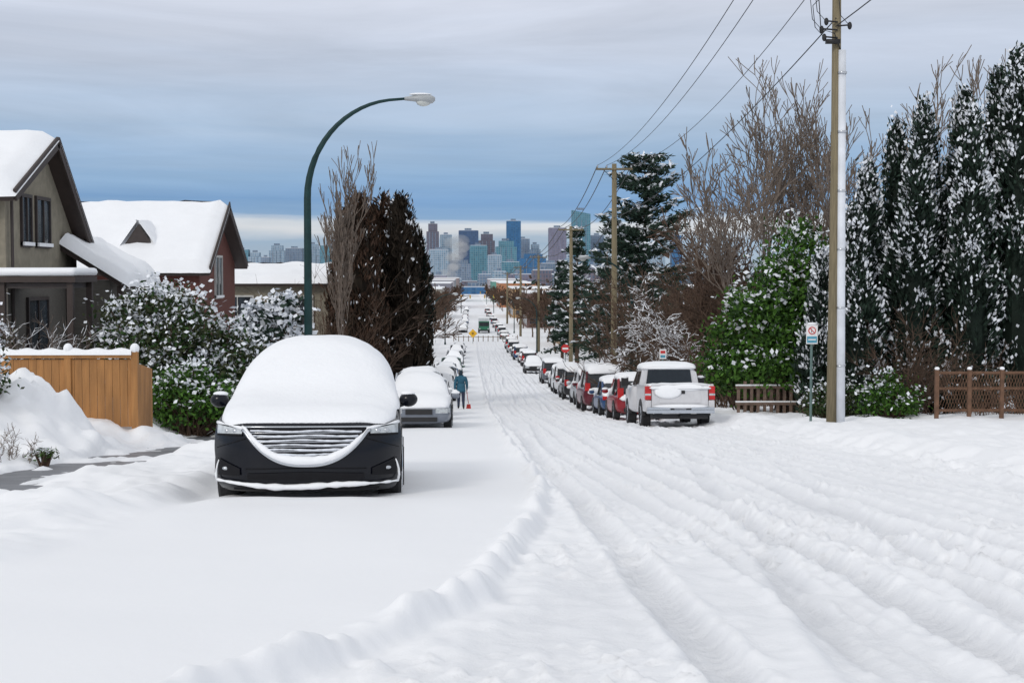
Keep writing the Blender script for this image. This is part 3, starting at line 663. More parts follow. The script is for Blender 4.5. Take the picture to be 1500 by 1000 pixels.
def car(name,x,y,facing,col,style='sedan',snow=1.0,yaw=0):
    L,W,H={'sedan':(4.5,1.76,1.42),'hatch':(4.1,1.72,1.5),'suv':(4.6,1.86,1.68),'van':(4.9,1.95,1.85)}[style]
    E=place(name,x,y,facing,L,yaw=yaw);h=L/2;PM=paint('paint_'+name,col)
    zb=.95 if style!='sedan' else .88
    if style=='van':zb=1.1
    hd=zb-.02;w=W/2
    def ring(yy,w_,b,t): return [(-w_*.85,yy-h,b),(w_*.85,yy-h,b),(w_,yy-h,b+.14),(w_,yy-h,(b+t)/2+.05),(w_*.97,yy-h,t-.07),(w_*.82,yy-h,t),(-w_*.82,yy-h,t),(-w_*.97,yy-h,t-.07),(-w_,yy-h,(b+t)/2+.05),(-w_,yy-h,b+.14)]
    c0=.27*L if style!='van' else .2*L
    mb=MB();mb.loft([ring(0,w*.8,.3,hd-.28),ring(.06,w*.88,.22,hd-.2),ring(.3,w*.97,.19,hd-.13),ring(c0*.7,w,.18,hd-.05),ring(c0+.2,w,.18,hd),ring(L*.6,w,.18,zb),ring(L-.5,w*.99,.2,zb),ring(L-.08,w*.92,.25,zb-.03),ring(L,w*.84,.32,zb-.15)],PM)
    mb.build('body',E,smooth=True,sub=1)
    rt=H;wt=w*.74;y1=c0;y2=c0+.16*L;y3={'sedan':.72*L,'hatch':.84*L,'suv':.88*L,'van':.93*L}[style];y4={'sedan':.87*L,'hatch':.97*L,'suv':.975*L,'van':.985*L}[style]
    def cr(yy,wb,wt_,z0,z1): return [(-wb,yy-h,z0),(wb,yy-h,z0),(wt_+.03,yy-h,z1-.08),(wt_-.1,yy-h,z1),(-wt_+.1,yy-h,z1),(-wt_-.03,yy-h,z1-.08)]
    mb=MB();mb.loft([cr(y1,w*.86,w*.8,zb-.1,zb+.02),cr(y2,w*.92,wt,zb-.1,rt),cr((y2+y3)/2,w*.93,wt+.02,zb-.1,rt+.02),cr(y3,w*.92,wt,zb-.1,rt-.03),cr(y4,w*.86,w*.78,zb-.1,zb+.04)],GLASS)
    mb.build('windows',E)
    mb=MB()
    mb.loft([cr(y2-.02,wt-.02,wt-.01,rt-.05,rt+.012),cr((y2+y3)/2,wt,wt+.01,rt-.05,rt+.035),cr(y3+.02,wt-.02,wt-.01,rt-.08,rt-.015)],PM)
    for s in(-1,1):
        mb.tube([(s*w*.84,y1-h,zb-.02),(s*(wt+.03),y2-h,rt-.06)],.035,PM,6);mb.tube([(s*w*.84,y4-h,zb),(s*(wt+.03),y3-h,rt-.08)],.05,PM,6)
        ym=(y2+y3)/2-h;mb.tube([(s*w*.935,ym,zb-.05),(s*(wt+.05),ym,rt-.05)],.03,DARK,6)
        mb.ell((s*(w+.1),y1+.35-h,zb+.06),(.12,.06,.08),PM);mb.ell((s*(w+.1),y1+.35-h,zb+.15),(.12,.08,.05),SNOW)
        for yy in (.19*L,.8*L):
            mb.loft([[(s*(w+.004),yy-h+.41*math.cos(k*math.pi/8),.30+.41*math.sin(k*math.pi/8)) for k in range(9)],[(s*(w-.1),yy-h+.41*math.cos(k*math.pi/8),.30+.41*math.sin(k*math.pi/8)) for k in range(9)]],DARK)
        mb.box((s*w*.68,.06-h,hd-.3),(w*.36,.12,.13),LITE);mb.box((s*w*.83,.16-h,hd-.29),(w*.2,.14,.12),LITE)
        tz=zb-.16 if style in('sedan',) else zb+.0
        mb.box((s*w*.78,L-.05-h,tz),(w*.24,.12,.14 if style=='sedan' else .34),RLT)
    mb.box((0,-.005-h,hd-.33),(w*.8,.06,.13),DARK);mb.box((0,.02-h,.33),(w*1.1,.08,.12),DARK)
    mb.box((0,L+.0-h,.62),(.34,.03,.16),PLT);mb.box((0,L-.02-h,.36),(w*1.3,.08,.14),DARK)
    mb.build('trim',E,bevel=.015)
    wheels(E,L,W,.19*L-h,.8*L-h,.31 if style=='sedan' else .34)
    mb=MB();t=.16*snow
    if facing=='cam':
        k=[(.02,w*.8,hd-.22,hd-.16,3),(.15,w*.9,hd-.2,hd-.05+t*.3,3.5),(.5,w*.93,hd-.14,hd+t*.8,4),(y1,w*.95,hd-.08,hd+.02+t,3.6),(y2,w*.88,zb+.05,rt+t*.8,3),((y2+y3)/2,w*.82,zb+.15,rt+.04+t,3),(y3,w*.84,zb+.1,rt-.02+t,3),(y4,w*.9,zb-.05,zb+.12+t,3),(L-.05,w*.9,zb-.1,zb+t*.5,3)]
        mb.loft([superring(a-h,b,c,d,e) for a,b,c,d,e in interp_rings(k,26)],SNOW)
    else:
        k=[(y2-.15,wt*.95,rt-.12,rt-.02,3),(y2+.1,wt+.05,rt-.04,rt+t,3.2),((y2+y3)/2,wt+.07,rt-.02,rt+.05+t,3),(y3-.05,wt+.05,rt-.06,rt+t,3),(y3+.12,wt*.95,rt-.15,rt-.05,3)]
        mb.loft([superring(a-h,b,c,d,e) for a,b,c,d,e in interp_rings(k,14)],SNOW)
        k=[(.1,w*.85,hd-.2,hd-.1,3),(.4,w*.92,hd-.14,hd+t,4),(y1+.15,w*.93,hd-.06,hd+.1+t,3.6),(y2-.1,w*.8,zb+.2,rt-.05,3)]
        mb.loft([superring(a-h,b,c,d,e) for a,b,c,d,e in interp_rings(k,10)],SNOW)
        if style=='sedan': k=[(y4-.3,w*.8,zb+.05,zb+.25,3),(y4,w*.88,zb-.05,zb+t,4),(L-.1,w*.88,zb-.08,zb+t*.8,4),(L+.0,w*.8,zb-.14,zb-.08,3)]
        else: k=[(L-.08,w*.8,zb-.25,zb-.02,3),(L+.04,w*.75,zb-.28,zb-.08,3)]
        mb.loft([superring(a-h,b,c,d,e) for a,b,c,d,e in interp_rings(k,7)],SNOW)
    jitter(mb,.04,1.7,int(abs(y)))
    mb.build('snow_cover',E,smooth=True)
    return E
SIL=(.42,.44,.47);GRY=(.10,.11,.13);RED=(.25,.012,.02);WHT=(.72,.73,.75);BLU=(.02,.06,.16);BLK=(.012,.012,.015);DRD=(.10,.010,.02)
car('parked_sedan',-1.42,39.5,'cam',(.17,.19,.23),'sedan',1.2,yaw=.02)
car('parked_car',-1.75,47.5,'cam',SIL,'suv')
for yy,c,s in[(56,WHT,'sedan'),(76,BLK,'sedan'),(85,GRY,'suv'),(94,BLU,'sedan'),(104,GRY,'hatch'),(115,(.05,.12,.09),'suv'),(128,BLK,'sedan'),(142,SIL,'suv'),(158,BLK,'sedan'),(176,GRY,'suv'),(198,SIL,'sedan'),(300,BLK,'suv'),(335,GRY,'sedan'),(380,BLU,'suv'),(430,RED,'sedan'),(480,BLK,'suv'),(560,GRY,'van')]:
    car('parked_car',-1.7+random.uniform(-.15,.15),yy,'cam',c,s,.6 if yy>70 else 1)
car('parked_car',5.85,51,'away',RED,'hatch',.9);car('parked_minivan',5.95,65.5,'away',DRD,'van',1.6)
car('parked_suv',6.0,58.2,'away',BLU,'sedan',1.2)
for yy,c,s in[(73,SIL,'suv'),(80,BLK,'suv'),(88,WHT,'suv'),(96,SIL,'sedan'),(106,GRY,'suv'),(148,DRD,'hatch'),(160,WHT,'sedan'),(172,BLU,'suv'),(185,BLK,'sedan'),(200,SIL,'suv'),(215,GRY,'suv'),(262,BLK,'sedan'),(285,SIL,'suv'),(310,BLK,'suv'),(340,GRY,'sedan'),(375,BLU,'suv'),(420,BLK,'sedan'),(470,SIL,'suv'),(530,BLK,'van')]:
    car('parked_car',6.05+random.uniform(-.15,.15),yy,'away',c,s,1.2)
car('parked_car',5.6,128,'cam',BLK,'sedan',.6)
# ------------------------------------------------------------ pickup truck
def pickup(x,y):
    L=5.8;E=place('pickup_truck',x,y,'away',L,sink=.12);h=L/2;PM=paint('pickup_white',(.60,.60,.62));w=1.0
    def ring(yy,w_,b,t): return [(-w_*.9,yy,b),(w_*.9,yy,b),(w_,yy,b+.1),(w_,yy,(b+t)/2),(w_*.98,yy,t-.05),(w_*.9,yy,t),(-w_*.9,yy,t),(-w_*.98,yy,t-.05),(-w_,yy,(b+t)/2),(-w_,yy,b+.1)]
    mb=MB();mb.loft([ring(-h,.85,.5,1.0),ring(-h+.1,.95,.45,1.12),ring(-h+.5,w,.45,1.2),ring(-h+1.6,w,.45,1.24),ring(-h+3.5,w,.45,1.24)],PM)
    mb.build('body',E,smooth=True)
    mb=MB()
    for s in(-1,1): mb.bx(*(sorted((s*.99,s*.9))),h-2.25,h-.06,.5,1.3,PM)
    mb.bx(-.9,.9,h-2.25,h-.1,.55,.75,DARK);mb.bx(-.82,.82,h-.085,h-.01,.58,1.3,PM)
    for s in(-1,1): mb.bx(*(sorted((s*1.0,s*.825))),h-.2,h-.0,.55,.84,PM)
    mb.build('bed',E,bevel=.03)
    mb=MB()
    mb.bx(-.6,.6,h-.008,h+.004,.75,1.2,PM)
    mb.bx(-.14,.14,h-.006,h+.03,1.02,1.12,DARK)
    for s in(-1,1): mb.bx(*(sorted((s*1.005,s*.835))),h-.18,h+.012,.85,1.24,RLT);mb.bx(*(sorted((s*1.01,s*.84))),h-.1,h+.016,.97,1.03,LITE)
    mb.bx(-.97,.97,h+.0,h+.16,.46,.56,CHROME);mb.bx(-.97,-.3,h+.002,h+.15,.565,.64,CHROME);mb.bx(.3,.97,h+.002,h+.15,.565,.64,CHROME);mb.bx(-.17,.17,h+.04,h+.06,.565,.7,PLT)
    mb.bx(-.8,.8,h-.5,h+.0,.3,.44,DARK);mb.tube([(0,h-.2,.4),(0,h+.2,.36)],.04,DARK,6)
    for s in(-1,1):
        mb.tube([(s*.97,-h+2.1,1.28),(s*1.2,-h+2.1,1.34)],.03,DARK,6);mb.bx(*(sorted((s*1.08,s*1.3))),-h+2.05,-h+2.15,1.25,1.5,DARK);mb.ell((s*1.19,-h+2.1,1.52),(.12,.07,.05),SNOW)
        for yy in(-h+1.0,h-1.25):
            mb.loft([[(s*(w+.004),yy+.5*math.cos(k*math.pi/8),.38+.5*math.sin(k*math.pi/8)) for k in range(9)],[(s*(w-.1),yy+.5*math.cos(k*math.pi/8),.38+.5*math.sin(k*math.pi/8)) for k in range(9)]],DARK)
        mb.bx(*(sorted((s*.82,s*1.008))),h-2.0+.3,h-2.0+.34,.5,.6,DARK)
    mb.build('trim',E,bevel=.012)
    wheels(E,L,2.02,-h+1.0,h-1.25,.41,.27)
    def cr(yy,wb,wt_,z0,z1): return [(-wb,yy,z0),(wb,yy,z0),(wt_+.03,yy,z1-.1),(wt_-.12,yy,z1),(-wt_+.12,yy,z1),(-wt_-.03,yy,z1-.1)]
    mb=MB();mb.loft([cr(-h+1.5,.9,.85,1.15,1.26),cr(-h+2.2,.93,.76,1.15,1.86),cr(-h+3.3,.93,.76,1.15,1.86),cr(-h+3.52,.93,.8,1.15,1.76)],PM);mb.build('cab',E)
    mb=MB();mb.add([(-.70,-h+3.50+.05,1.3),(.70,-h+3.50+.05,1.3),(.64,-h+3.50+.04,1.74),(-.64,-h+3.50+.04,1.74)],[(0,1,2,3)],GLASS)
    for s in(-1,1):
        for a,b in((1.95,2.65),(2.75,3.35)):
            mb.add([(s*.935,-h+a,1.28),(s*.935,-h+b,1.28),(s*.822,-h+b,1.7),(s*.822,-h+a+(.25 if a<2 else 0),1.7)],[(0,1,2,3)],GLASS)
    mb.build('windows',E)
    mb=MB();
    k=[(-h+2.1,.72,1.74,1.8,3),(-h+2.3,.84,1.8,2.0,3.2),(-h+3.3,.85,1.8,2.0,3.2),(-h+3.58,.78,1.78,1.84,3)]
    mb.loft([superring(*q) for q in interp_rings(k,12)],SNOW)
    k=[(-h+.05,.8,1.0,1.06,3),(-h+.4,.93,1.15,1.36,4),(-h+1.6,.93,1.2,1.46,4),(-h+2.1,.8,1.4,1.75,3)]
    mb.loft([superring(*q) for q in interp_rings(k,10)],SNOW)
    k=[(h-2.22,.93,1.22,1.27,5),(h-1.2,.96,1.22,1.32,4),(h-.3,.96,1.22,1.34,4),(h-.0,.92,1.2,1.32,4),(h+.05,.88,1.18,1.22,3)]
    mb.loft([superring(*q) for q in interp_rings(k,12)],SNOW)
    jitter(mb,.03,1.9,4)
    mb.ell((.35,h+.02,1.08),(.42,.05,.2),SNOW);mb.ell((-.2,h+.01,1.2),(.5,.04,.1),SNOW);mb.ell((0,h+.1,.66),(.85,.09,.06),SNOW)
    mb.build('snow_cover',E,smooth=True)
pickup(6.0,43.4)
# ------------------------------------------------------------ hero SUV
def hero():
    x,y=-1.70,14.55;slope=math.atan2(float(prof(y+3)-prof(y)),3.0)
    E=empty('parked_suv',(x,y,gz(x,y)-.09));E.rotation_euler=(Matrix.Rotation(slope,4,'X')@Matrix.Rotation(math.radians(2.8),4,'Z')).to_euler();E.scale=(1.0,1.0,1.05)
    W=.985
    zs=[.17,.2,.26,.34,.42,.5,.58,.66,.74,.79,.83,.86,.88,.89]
    ins=[.14,.07,.03,.01,.0,.0,.0,.01,.02,.035,.06,.11,.22,.5]
    sin_=[.10,.06,.035,.02,.015,.01,.0,.0,.005,.01,.015,.025,.04,.08]
    def I(z): return float(np.interp(z,zs,ins))
    def F(xx,z,pr=0):
        u=min(abs(xx)/W,1);return (xx,I(z)+.06*u**2+.38*u**4.5-pr,z)
    mb=MB();xs=[W*math.sin(t) for t in np.linspace(-math.pi/2,math.pi/2,45)]
    rows=[]
    for z,si in zip(zs,sin_):
        f=(W-si)/W;front=[(xx*f,F(xx,z)[1],z) for xx in xs]
        hh=z+(.12 if z>.8 else 0)
        left=[((-W+si),yy,hh) for yy in(4.6,3.9,3.0,2.0,1.3)]+[((-W+si),.8,z+(.04 if z>.8 else 0))];left[0]=(-W+si+.1,4.85,hh)
        right=[(-a,b,c) for a,b,c in left[::-1]];rows.append(left+front+right)
    mb.grid(rows,BLKP);mb.add(rows[-1],[tuple(range(len(rows[-1])))],BLKP)
    mb.grid([[(-.88,4.87,.2),(.88,4.87,.2)],[(-.9,4.9,.6),(.9,4.9,.6)],[(-.88,4.87,1.02),(.88,4.87,1.02)]],BLKP)
    mb.build('body',E,smooth=True,sub=1)
    MAT=mat('grille_dark',(.008,.008,.010),.7,spec=.2);SGR=mat('snow_packed',(.70,.73,.79),.7,var=.15,scale=20,bump=.4)
    def patch(x0,x1,zb,zt,m,pr=.008,n=24,k=5):
        P=[]
        for i in range(n+1):
            xx=x0+(x1-x0)*i/n;a=zb(xx) if callable(zb) else zb;b=zt(xx) if callable(zt) else zt
            P.append([F(xx,a+(b-a)*j/k,pr) for j in range(k+1)])
        mb.grid(P,m)
    def gbot(xx): 
        u=min(abs(xx)/.64,1);return .435+.35*u**2.6
    mb=MB();patch(-.64,.64,gbot,.80,MAT,.01,30,6)
    patch(-.60,.60,lambda t:.29+.02*abs(t)**2,lambda t:.37-.03*abs(t),MAT,.01)
    for s in(-1,1):
        patch(*(sorted((s*.68,s*.93))),lambda t:.33,lambda t:.33+.13*(abs(t)-.6)/.33+.04,MAT,.01,10,3)
    patch(-.75,.75,.19,.215,MAT,.012)
    mb.tube([F(t,.41-.02*abs(t),.0) for t in np.linspace(-.62,.62,20)],.006,MAT,4)
    for s in(-1,1): mb.tube([F(s*t,.70-.10*(t-.6)/.35,.0) for t in np.linspace(.62,.95,9)],.005,MAT,4)
    mb.build('grille',E,smooth=True)
    mb=MB()
    for i in range(6):
        z=.768-i*.045;wd=.64*(max(z-.445,0)/.35)**(1/2.6)-.05
        if wd<.1: continue
        mb.tube([F(t,z+.005*math.sin(t*9+i),.02) for t in np.linspace(-wd,wd,30)],[.009+.005*float(pn(k*.5,i*3.1,5)) for k in range(30)],SGR,6)
        mb.tube([F(t,z-.016,.018) for t in np.linspace(-wd,wd,24)],.006,CHROME,5)
    T=np.linspace(-.66,.66,41)
    mb.tube([F(t,gbot(t)-.006,.022) for t in T],.015,CHROME,8)
    mb.tube([F(t,.808,.012) for t in T],.009,CHROME,8)
    rr=[.011+.034*max(0,1-abs(t/.6)**2.2)**.7+.010*float(pn(t*9,.3,4)) for t in T]
    mb.tube([F(t,gbot(t)+.016+.6*r_,.014) for t,r_ in zip(T,rr)],rr,SNOW,8)
    mb.build('grille_snow',E,smooth=True)
    mb=MB()
    for s in(-1,1):
        a,b=sorted((s*.66,s*.945));
        patch(a,b,lambda t:.742,lambda t:.785+.05*(abs(t)-.66)/.31,LITE,.012,12,4)
        patch(a,b,lambda t:.722,lambda t:.740,MAT,.014,12,2)
        for k in(.73,.82): mb.ell(F(s*k,.77,.004),(.033,.02,.022),CHROME)
        mb.tube([F(s*t,.792+.055*(t-.63)/.31,.01) for t in np.linspace(.62,.95,9)],[.010+.007*math.sin(q) for q in range(9)],SNOW,7)
        mb.ell(F(s*.83,.40,.0),(.045,.02,.02),CHROME)
    mb.build('headlights',E,smooth=True)
    mb=MB();T=np.linspace(-.945,.945,61)
    def lz(t): return .225+.05*abs(t)**1.6+.010*math.sin(t*5)
    rr=[(.012+.020*max(0,min(1,(.66-abs(t))/.15))+.011*float(pn(t*11,2.3,4))) for t in T]
    mb.tube([F(t,lz(t),.02) for t in T],rr,SNOW,7)
    for s in(-1,1):
        mb.tube([F(s*t,z,.014) for t,z in[(.945,.27),(.955,.32),(.95,.38),(.935,.44),(.92,.48)]],[.014,.014,.012,.01,.006],SNOW,6)
    mb.build('bumper_snow',E,smooth=True)
    mb=MB()
    def cr(yy,wb,wt_,z0,z1): return [(-wb,yy,z0),(wb,yy,z0),(wt_+.03,yy,z1-.1),(wt_-.12,yy,z1),(-wt_+.12,yy,z1),(-wt_-.03,yy,z1-.1)]
    mb.loft([cr(1.5,.84,.76,.85,.98),cr(2.4,.86,.60,.85,1.45),cr(3.3,.86,.62,.85,1.56),cr(4.3,.85,.6,.85,1.5),cr(4.75,.82,.7,.85,1.0)],GLASS);mb.build('windows',E)
    mb=MB()
    for s in(-1,1):
        mb.tube([(s*.9,1.5,.98),(s*1.02,1.48,1.02)],.03,BLKP,6);mb.ell((s*1.06,1.48,1.06),(.105,.09,.08),BLKP,14,9)
    mb.build('mirrors',E,smooth=True)
    mb=MB()
    for s in(-1,1): mb.ell((s*1.05,1.49,1.125),(.085,.08,.03),SNOW,12,7)
    mb.build('mirror_snow',E,smooth=True)
    wheels(E,5,1.98,.98,3.9,.37,.25)
    mb=MB()
    for s in(-1,1):
        for yy in(.98,3.9): mb.loft([[(s*(W+.004),yy+.45*math.cos(k*math.pi/10),.34+.45*math.sin(k*math.pi/10)) for k in range(11)],[(s*(W-.1),yy+.45*math.cos(k*math.pi/10),.34+.45*math.sin(k*math.pi/10)) for k in range(11)]],DARK)
        mb.bx(*(sorted((s*.99,s*.94))),1.45,3.45,.2,.3,DARK)
    mb.build('arches',E)
    # blanket of snow: flat hood, windscreen ramp, roof slab
    mb=MB();n=64
    k=[(.06,.72,.80,.83,2.4),(.10,.80,.80,.88,2.8),(.20,.87,.80,.95,3.4),(.4,.92,.83,1.01,4.2),(.9,.95,.88,1.07,4.4),(1.25,.96,.93,1.12,4.0),(1.5,.955,.95,1.22,3.4),(1.8,.945,.97,1.46,2.9),(2.2,.93,.98,1.72,2.6),(2.5,.92,1.0,1.79,2.5),(3.6,.90,1.0,1.82,2.5),(4.4,.88,.98,1.75,2.5),(4.8,.85,.96,1.4,2.6),(4.95,.8,.93,1.05,2.6)]
    A=np.array(interp_rings(k,n))
    A[1:-1]=(A[:-2]+2*A[1:-1]+A[2:])/4
    rings=[]
    for a,b,c,d,e in A:
        r=superring(a,b,c,d,e,45);rings.append([(p[0],p[1]+.30*(abs(p[0])/W)**3.5*max(0,1-max(a,0)/1.2),p[2]) for p in r])
    mb.loft(rings,SNOW);jitter(mb,.022,1.6,3);mb.build('snow_cover',E,smooth=True,sub=1)
hero()
# ------------------------------------------------------------ pedestrian
def person(x,y):
    z=gs(x,y);verts=[];edges=[];rad=[]
    def v(p,r): verts.append(p);rad.append(r);return len(verts)-1
    def ch(i,lst):
        for p,r in lst:
            j=v(p,r);edges.append((i,j));i=j
        return i
    pel=v((0,0,.93),(.17,.13))
    wa=ch(pel,[((0,.01,1.12),(.165,.12)),((0,.02,1.3),(.20,.13)),((0,.02,1.43),(.16,.11))])
    nk=ch(wa,[((0,.03,1.53),(.06,.06)),((0,.04,1.60),(.085,.095)),((0,.05,1.69),(.095,.11)),((0,.04,1.77),(.07,.08))])
    for s,fy,ky,lift in((-1,.24,.17,0),(1,-.26,-.04,.07)):
        a=ch(pel,[((s*.1,0,.86),(.11,.11)),((s*.105,ky,.5+lift*.3),(.075,.08)),((s*.11,fy*.9,.28+lift),(.062,.066)),((s*.115,fy,.1+lift),(.05,.055)),((s*.12,fy+.1,.055+lift*.6),(.05,.042)),((s*.12,fy+.2,.045+lift*.2),(.04,.03))])
        sy=-fy
        sh=ch(wa,[((s*.20,.02,1.42),(.085,.085)),((s*.25,.0+sy*.15,1.26),(.075,.075)),((s*.27,sy*.3-.02,1.12),(.065,.065)),((s*.275,sy*.5+.05,.97),(.052,.052)),((s*.265,sy*.6+.09,.86),(.036,.028))])
        w=verts[sh];pm=ch(sh,[((w[0],w[1]+.01,w[2]-.05),(.02,.036))])
        for q,(dy,l) in enumerate(((-.03,.062),(-.01,.075),(.012,.07),(.033,.055))):
            ch(pm,[((w[0]-s*.004,w[1]+dy+.015,w[2]-.085),(.009,.009)),((w[0]-s*.008,w[1]+dy+.02,w[2]-.085-l*.5),(.0085,.0085)),((w[0]-s*.025,w[1]+dy+.02,w[2]-.085-l),(.007,.007))])
        ch(sh,[((w[0]-s*.01,w[1]+.045,w[2]-.03),(.011,.011)),((w[0]-s*.02,w[1]+.065,w[2]-.07),(.009,.009))])
    me=bpy.data.meshes.new('pedestrian');me.from_pydata(verts,edges,[])
    tmp=bpy.data.objects.new('tmp',me);COL.objects.link(tmp)
    tmp.modifiers.new('s','SKIN').use_smooth_shade=True
    sv=me.skin_vertices[0].data
    for i,r in enumerate(rad): sv[i].radius=r;sv[i].use_root=(i==0)
    q=tmp.modifiers.new('b','SUBSURF');q.levels=1;q.render_levels=1
    dg=bpy.context.evaluated_depsgraph_get();m2=bpy.data.meshes.new_from_object(tmp.evaluated_get(dg));bpy.data.objects.remove(tmp)
    cl=[mat('jacket_teal_blue',(.02,.10,.16),.8,bump=.4),mat('jeans',(.02,.03,.06),.85),mat('boots',(.015,.013,.012),.7),mat('skin',(.45,.27,.2),.5),mat('knit_hat',(.012,.03,.045),.9,bump=.5)]
    m2.materials.clear()
    for c in cl:m2.materials.append(c)
    for p in m2.polygons:
        c=p.center;p.use_smooth=True
        k=0
        if c.z<.14+(.05 if c.y<0 else 0): k=2
        elif c.z<.84 and abs(c.x)<.23: k=1
        if abs(c.x)>.23 and c.z<.86:k=3
        if c.z>1.54: k=3 if (c.z<1.70 and c.y>.06) else 4
        if 1.5<c.z<=1.54:k=0
        p.material_index=k
    E=empty('pedestrian',(x,y,z-.03));o=obj('body',m2,E)
    mb=MB()
    mb.loft([[(r1*math.cos(a),.01+r2*math.sin(a),zz) for a in np.linspace(0,2*math.pi,15)[:-1]] for zz,r1,r2 in((.80,.215,.155),(.9,.205,.15),(1.05,.19,.14),(1.2,.195,.145))],cl[0])
    mb.ell((0,.155,1.665),(.016,.02,.02),cl[3]);mb.ell((-.095,.05,1.66),(.012,.02,.03),cl[3]);mb.ell((.095,.05,1.66),(.012,.02,.03),cl[3])
    for s in(-1,1): mb.ell((s*.035,.14,1.69),(.012,.01,.008),cl[4])
    mb.build('jacket_hem_and_face',E,smooth=True)
    mb=MB();RD=mat('shovel_red',(.5,.03,.02),.5);hx=.265
    mb.tube([(hx,.32,.86),(hx+.03,.3,.5),(hx+.08,.25,.25)],.014,RD,6)
    mb.loft([[(hx,.25,.22),(hx+.16,.25,.22),(hx+.16,.27,.22),(hx,.27,.22)],[(hx-.03,.12,.03),(hx+.19,.12,.03),(hx+.19,.15,.03),(hx-.03,.15,.03)]],RD)
    mb.build('snow_shovel',E)
person(-.46,64.0)
# ------------------------------------------------------------ downtown and distant buildings
def tower_mat(name,wall,glass,fh=4.0,bw=3.2):
    m,nt,b=new_mat(name);N=nt.nodes;Lk=nt.links
    tc=N.new('ShaderNodeTexCoord');sp=N.new('ShaderNodeSeparateXYZ');Lk.new(tc.outputs['Object'],sp.inputs[0])
    ad=N.new('ShaderNodeMath');Lk.new(sp.outputs['X'],ad.inputs[0]);Lk.new(sp.outputs['Y'],ad.inputs[1])
    cb=N.new('ShaderNodeCombineXYZ');Lk.new(ad.outputs[0],cb.inputs['X']);Lk.new(sp.outputs['Z'],cb.inputs['Y'])
    br=N.new('ShaderNodeTexBrick');br.offset=0;br.inputs['Scale'].default_value=1;br.inputs['Brick Width'].default_value=bw;br.inputs['Row Height'].default_value=fh
    br.inputs['Mortar Size'].default_value=fh*.16;br.inputs['Mortar Smooth'].default_value=.1
    br.inputs['Color1'].default_value=(*glass,1);br.inputs['Color2'].default_value=(*[g*1.5 for g in glass],1);br.inputs['Mortar'].default_value=(*wall,1)
    Lk.new(cb.outputs[0],br.inputs['Vector']);Lk.new(br.outputs['Color'],b.inputs['Base Color']);b.inputs['Roughness'].default_value=.45;b.inputs['Specular IOR Level'].default_value=.3
    return m
TM={k:tower_mat('facade_'+k,*v) for k,v in {  # slight blue-grey distance haze is mixed into the wall and glass colours
 'navy':((.07,.11,.19),(.035,.07,.14),4,4),'blue':((.06,.15,.27),(.03,.11,.24),4,5),'teal':((.14,.25,.30),(.05,.15,.21),4,4),'grey':((.22,.26,.32),(.10,.15,.22),4,4),
 'brown':((.16,.14,.17),(.07,.09,.13),4,3),'pale':((.34,.40,.46),(.13,.21,.29),4,4),'mauve':((.20,.18,.23),(.11,.13,.19),4,3)}.items()}
RSN=mat('roof_snow_far',(.6,.64,.7),.8)
def tower(x0,x1,ztop,y,k,dep=30,style=0,name='office_tower'):
    z0=gz((x0+x1)/2,y)-3;mb=MB();w=x1-x0;m=TM[k]
    if style==1:
        mb.bx(x0,x1,y,y+dep,z0,ztop-.12*(ztop-z0),m);mb.bx(x0+.15*w,x1-.12*w,y+3,y+dep-3,ztop-.12*(ztop-z0),ztop,m)
    elif style==2:
        mb.prism([(x0,z0),(x1,z0),(x1,ztop-.05*(ztop-z0)),(x0,ztop)],'Y',y,y+dep,m)
    else: mb.bx(x0,x1,y,y+dep,z0,ztop,m)
    mb.bx(x0+.05*w,x1-.05*w,y+2,y+dep-2,ztop+.05,ztop+1,RSN) if style==0 else None
    mb.bx(x0+.3*w,x0+.65*w,y+dep*.3,y+dep*.7,ztop+1.01,ztop+5,TM['grey'])
    for k2 in range(1,4): mb.bx(x0+w*k2/4-.6,x0+w*k2/4+.6,y-.8,y-.01,z0,ztop-.13*(ztop-z0) ,TM['grey'] if style else m)
    mb.build(name)
def T(px0,px1,pt,y,k,style=0,dep=30,name='office_tower'):
    # bearing/elevation survey of the skyline converted once to metres
    f=2083.3;tower((px0-690)*y/f,(px1-690)*y/f,1.2+(400-pt)*y/f,y,k,dep,style,name)
for a in[(625,643,328,3000,'brown',1),(645,662,344,3100,'pale',0),(672,701,338,2900,'navy',0),(701,725,343,3000,'brown',1),(688,714,360,2600,'teal',0),(742,763,324,3200,'blue',0),(726,757,353,2900,'teal',1),(757,776,350,3300,'grey',0),(776,792,358,3300,'pale',1),(804,830,334,2900,'mauve',0),(838,865,308,3000,'teal',2),(865,885,345,3100,'grey',0),(628,658,366,2700,'pale',0),(656,690,381,2500,'grey',1),(714,735,374,2600,'pale',0),(735,762,384,2400,'teal',0),(762,800,372,2700,'blue',1),(790,826,386,2300,'grey',0),(825,850,378,2500,'pale',1),(610,630,385,2500,'brown',0),(596,612,372,3000,'grey',0),(985,1000,345,3000,'blue',0),(900,930,350,3000,'grey',1),(940,975,362,3000,'pale',0),
  (345,366,366,3300,'teal',0),(366,384,370,3300,'pale',1),(384,396,377,3300,'grey',0),(396,418,360,3400,'pale',1),(420,445,364,3500,'grey',0),(446,470,358,3500,'pale',1),(470,500,360,3400,'teal',0),(500,530,356,3400,'grey',1),(530,560,364,3300,'pale',0),(560,592,358,3300,'teal',1),(300,340,374,3300,'grey',0),(240,290,378,3400,'pale',1)]: T(*a)
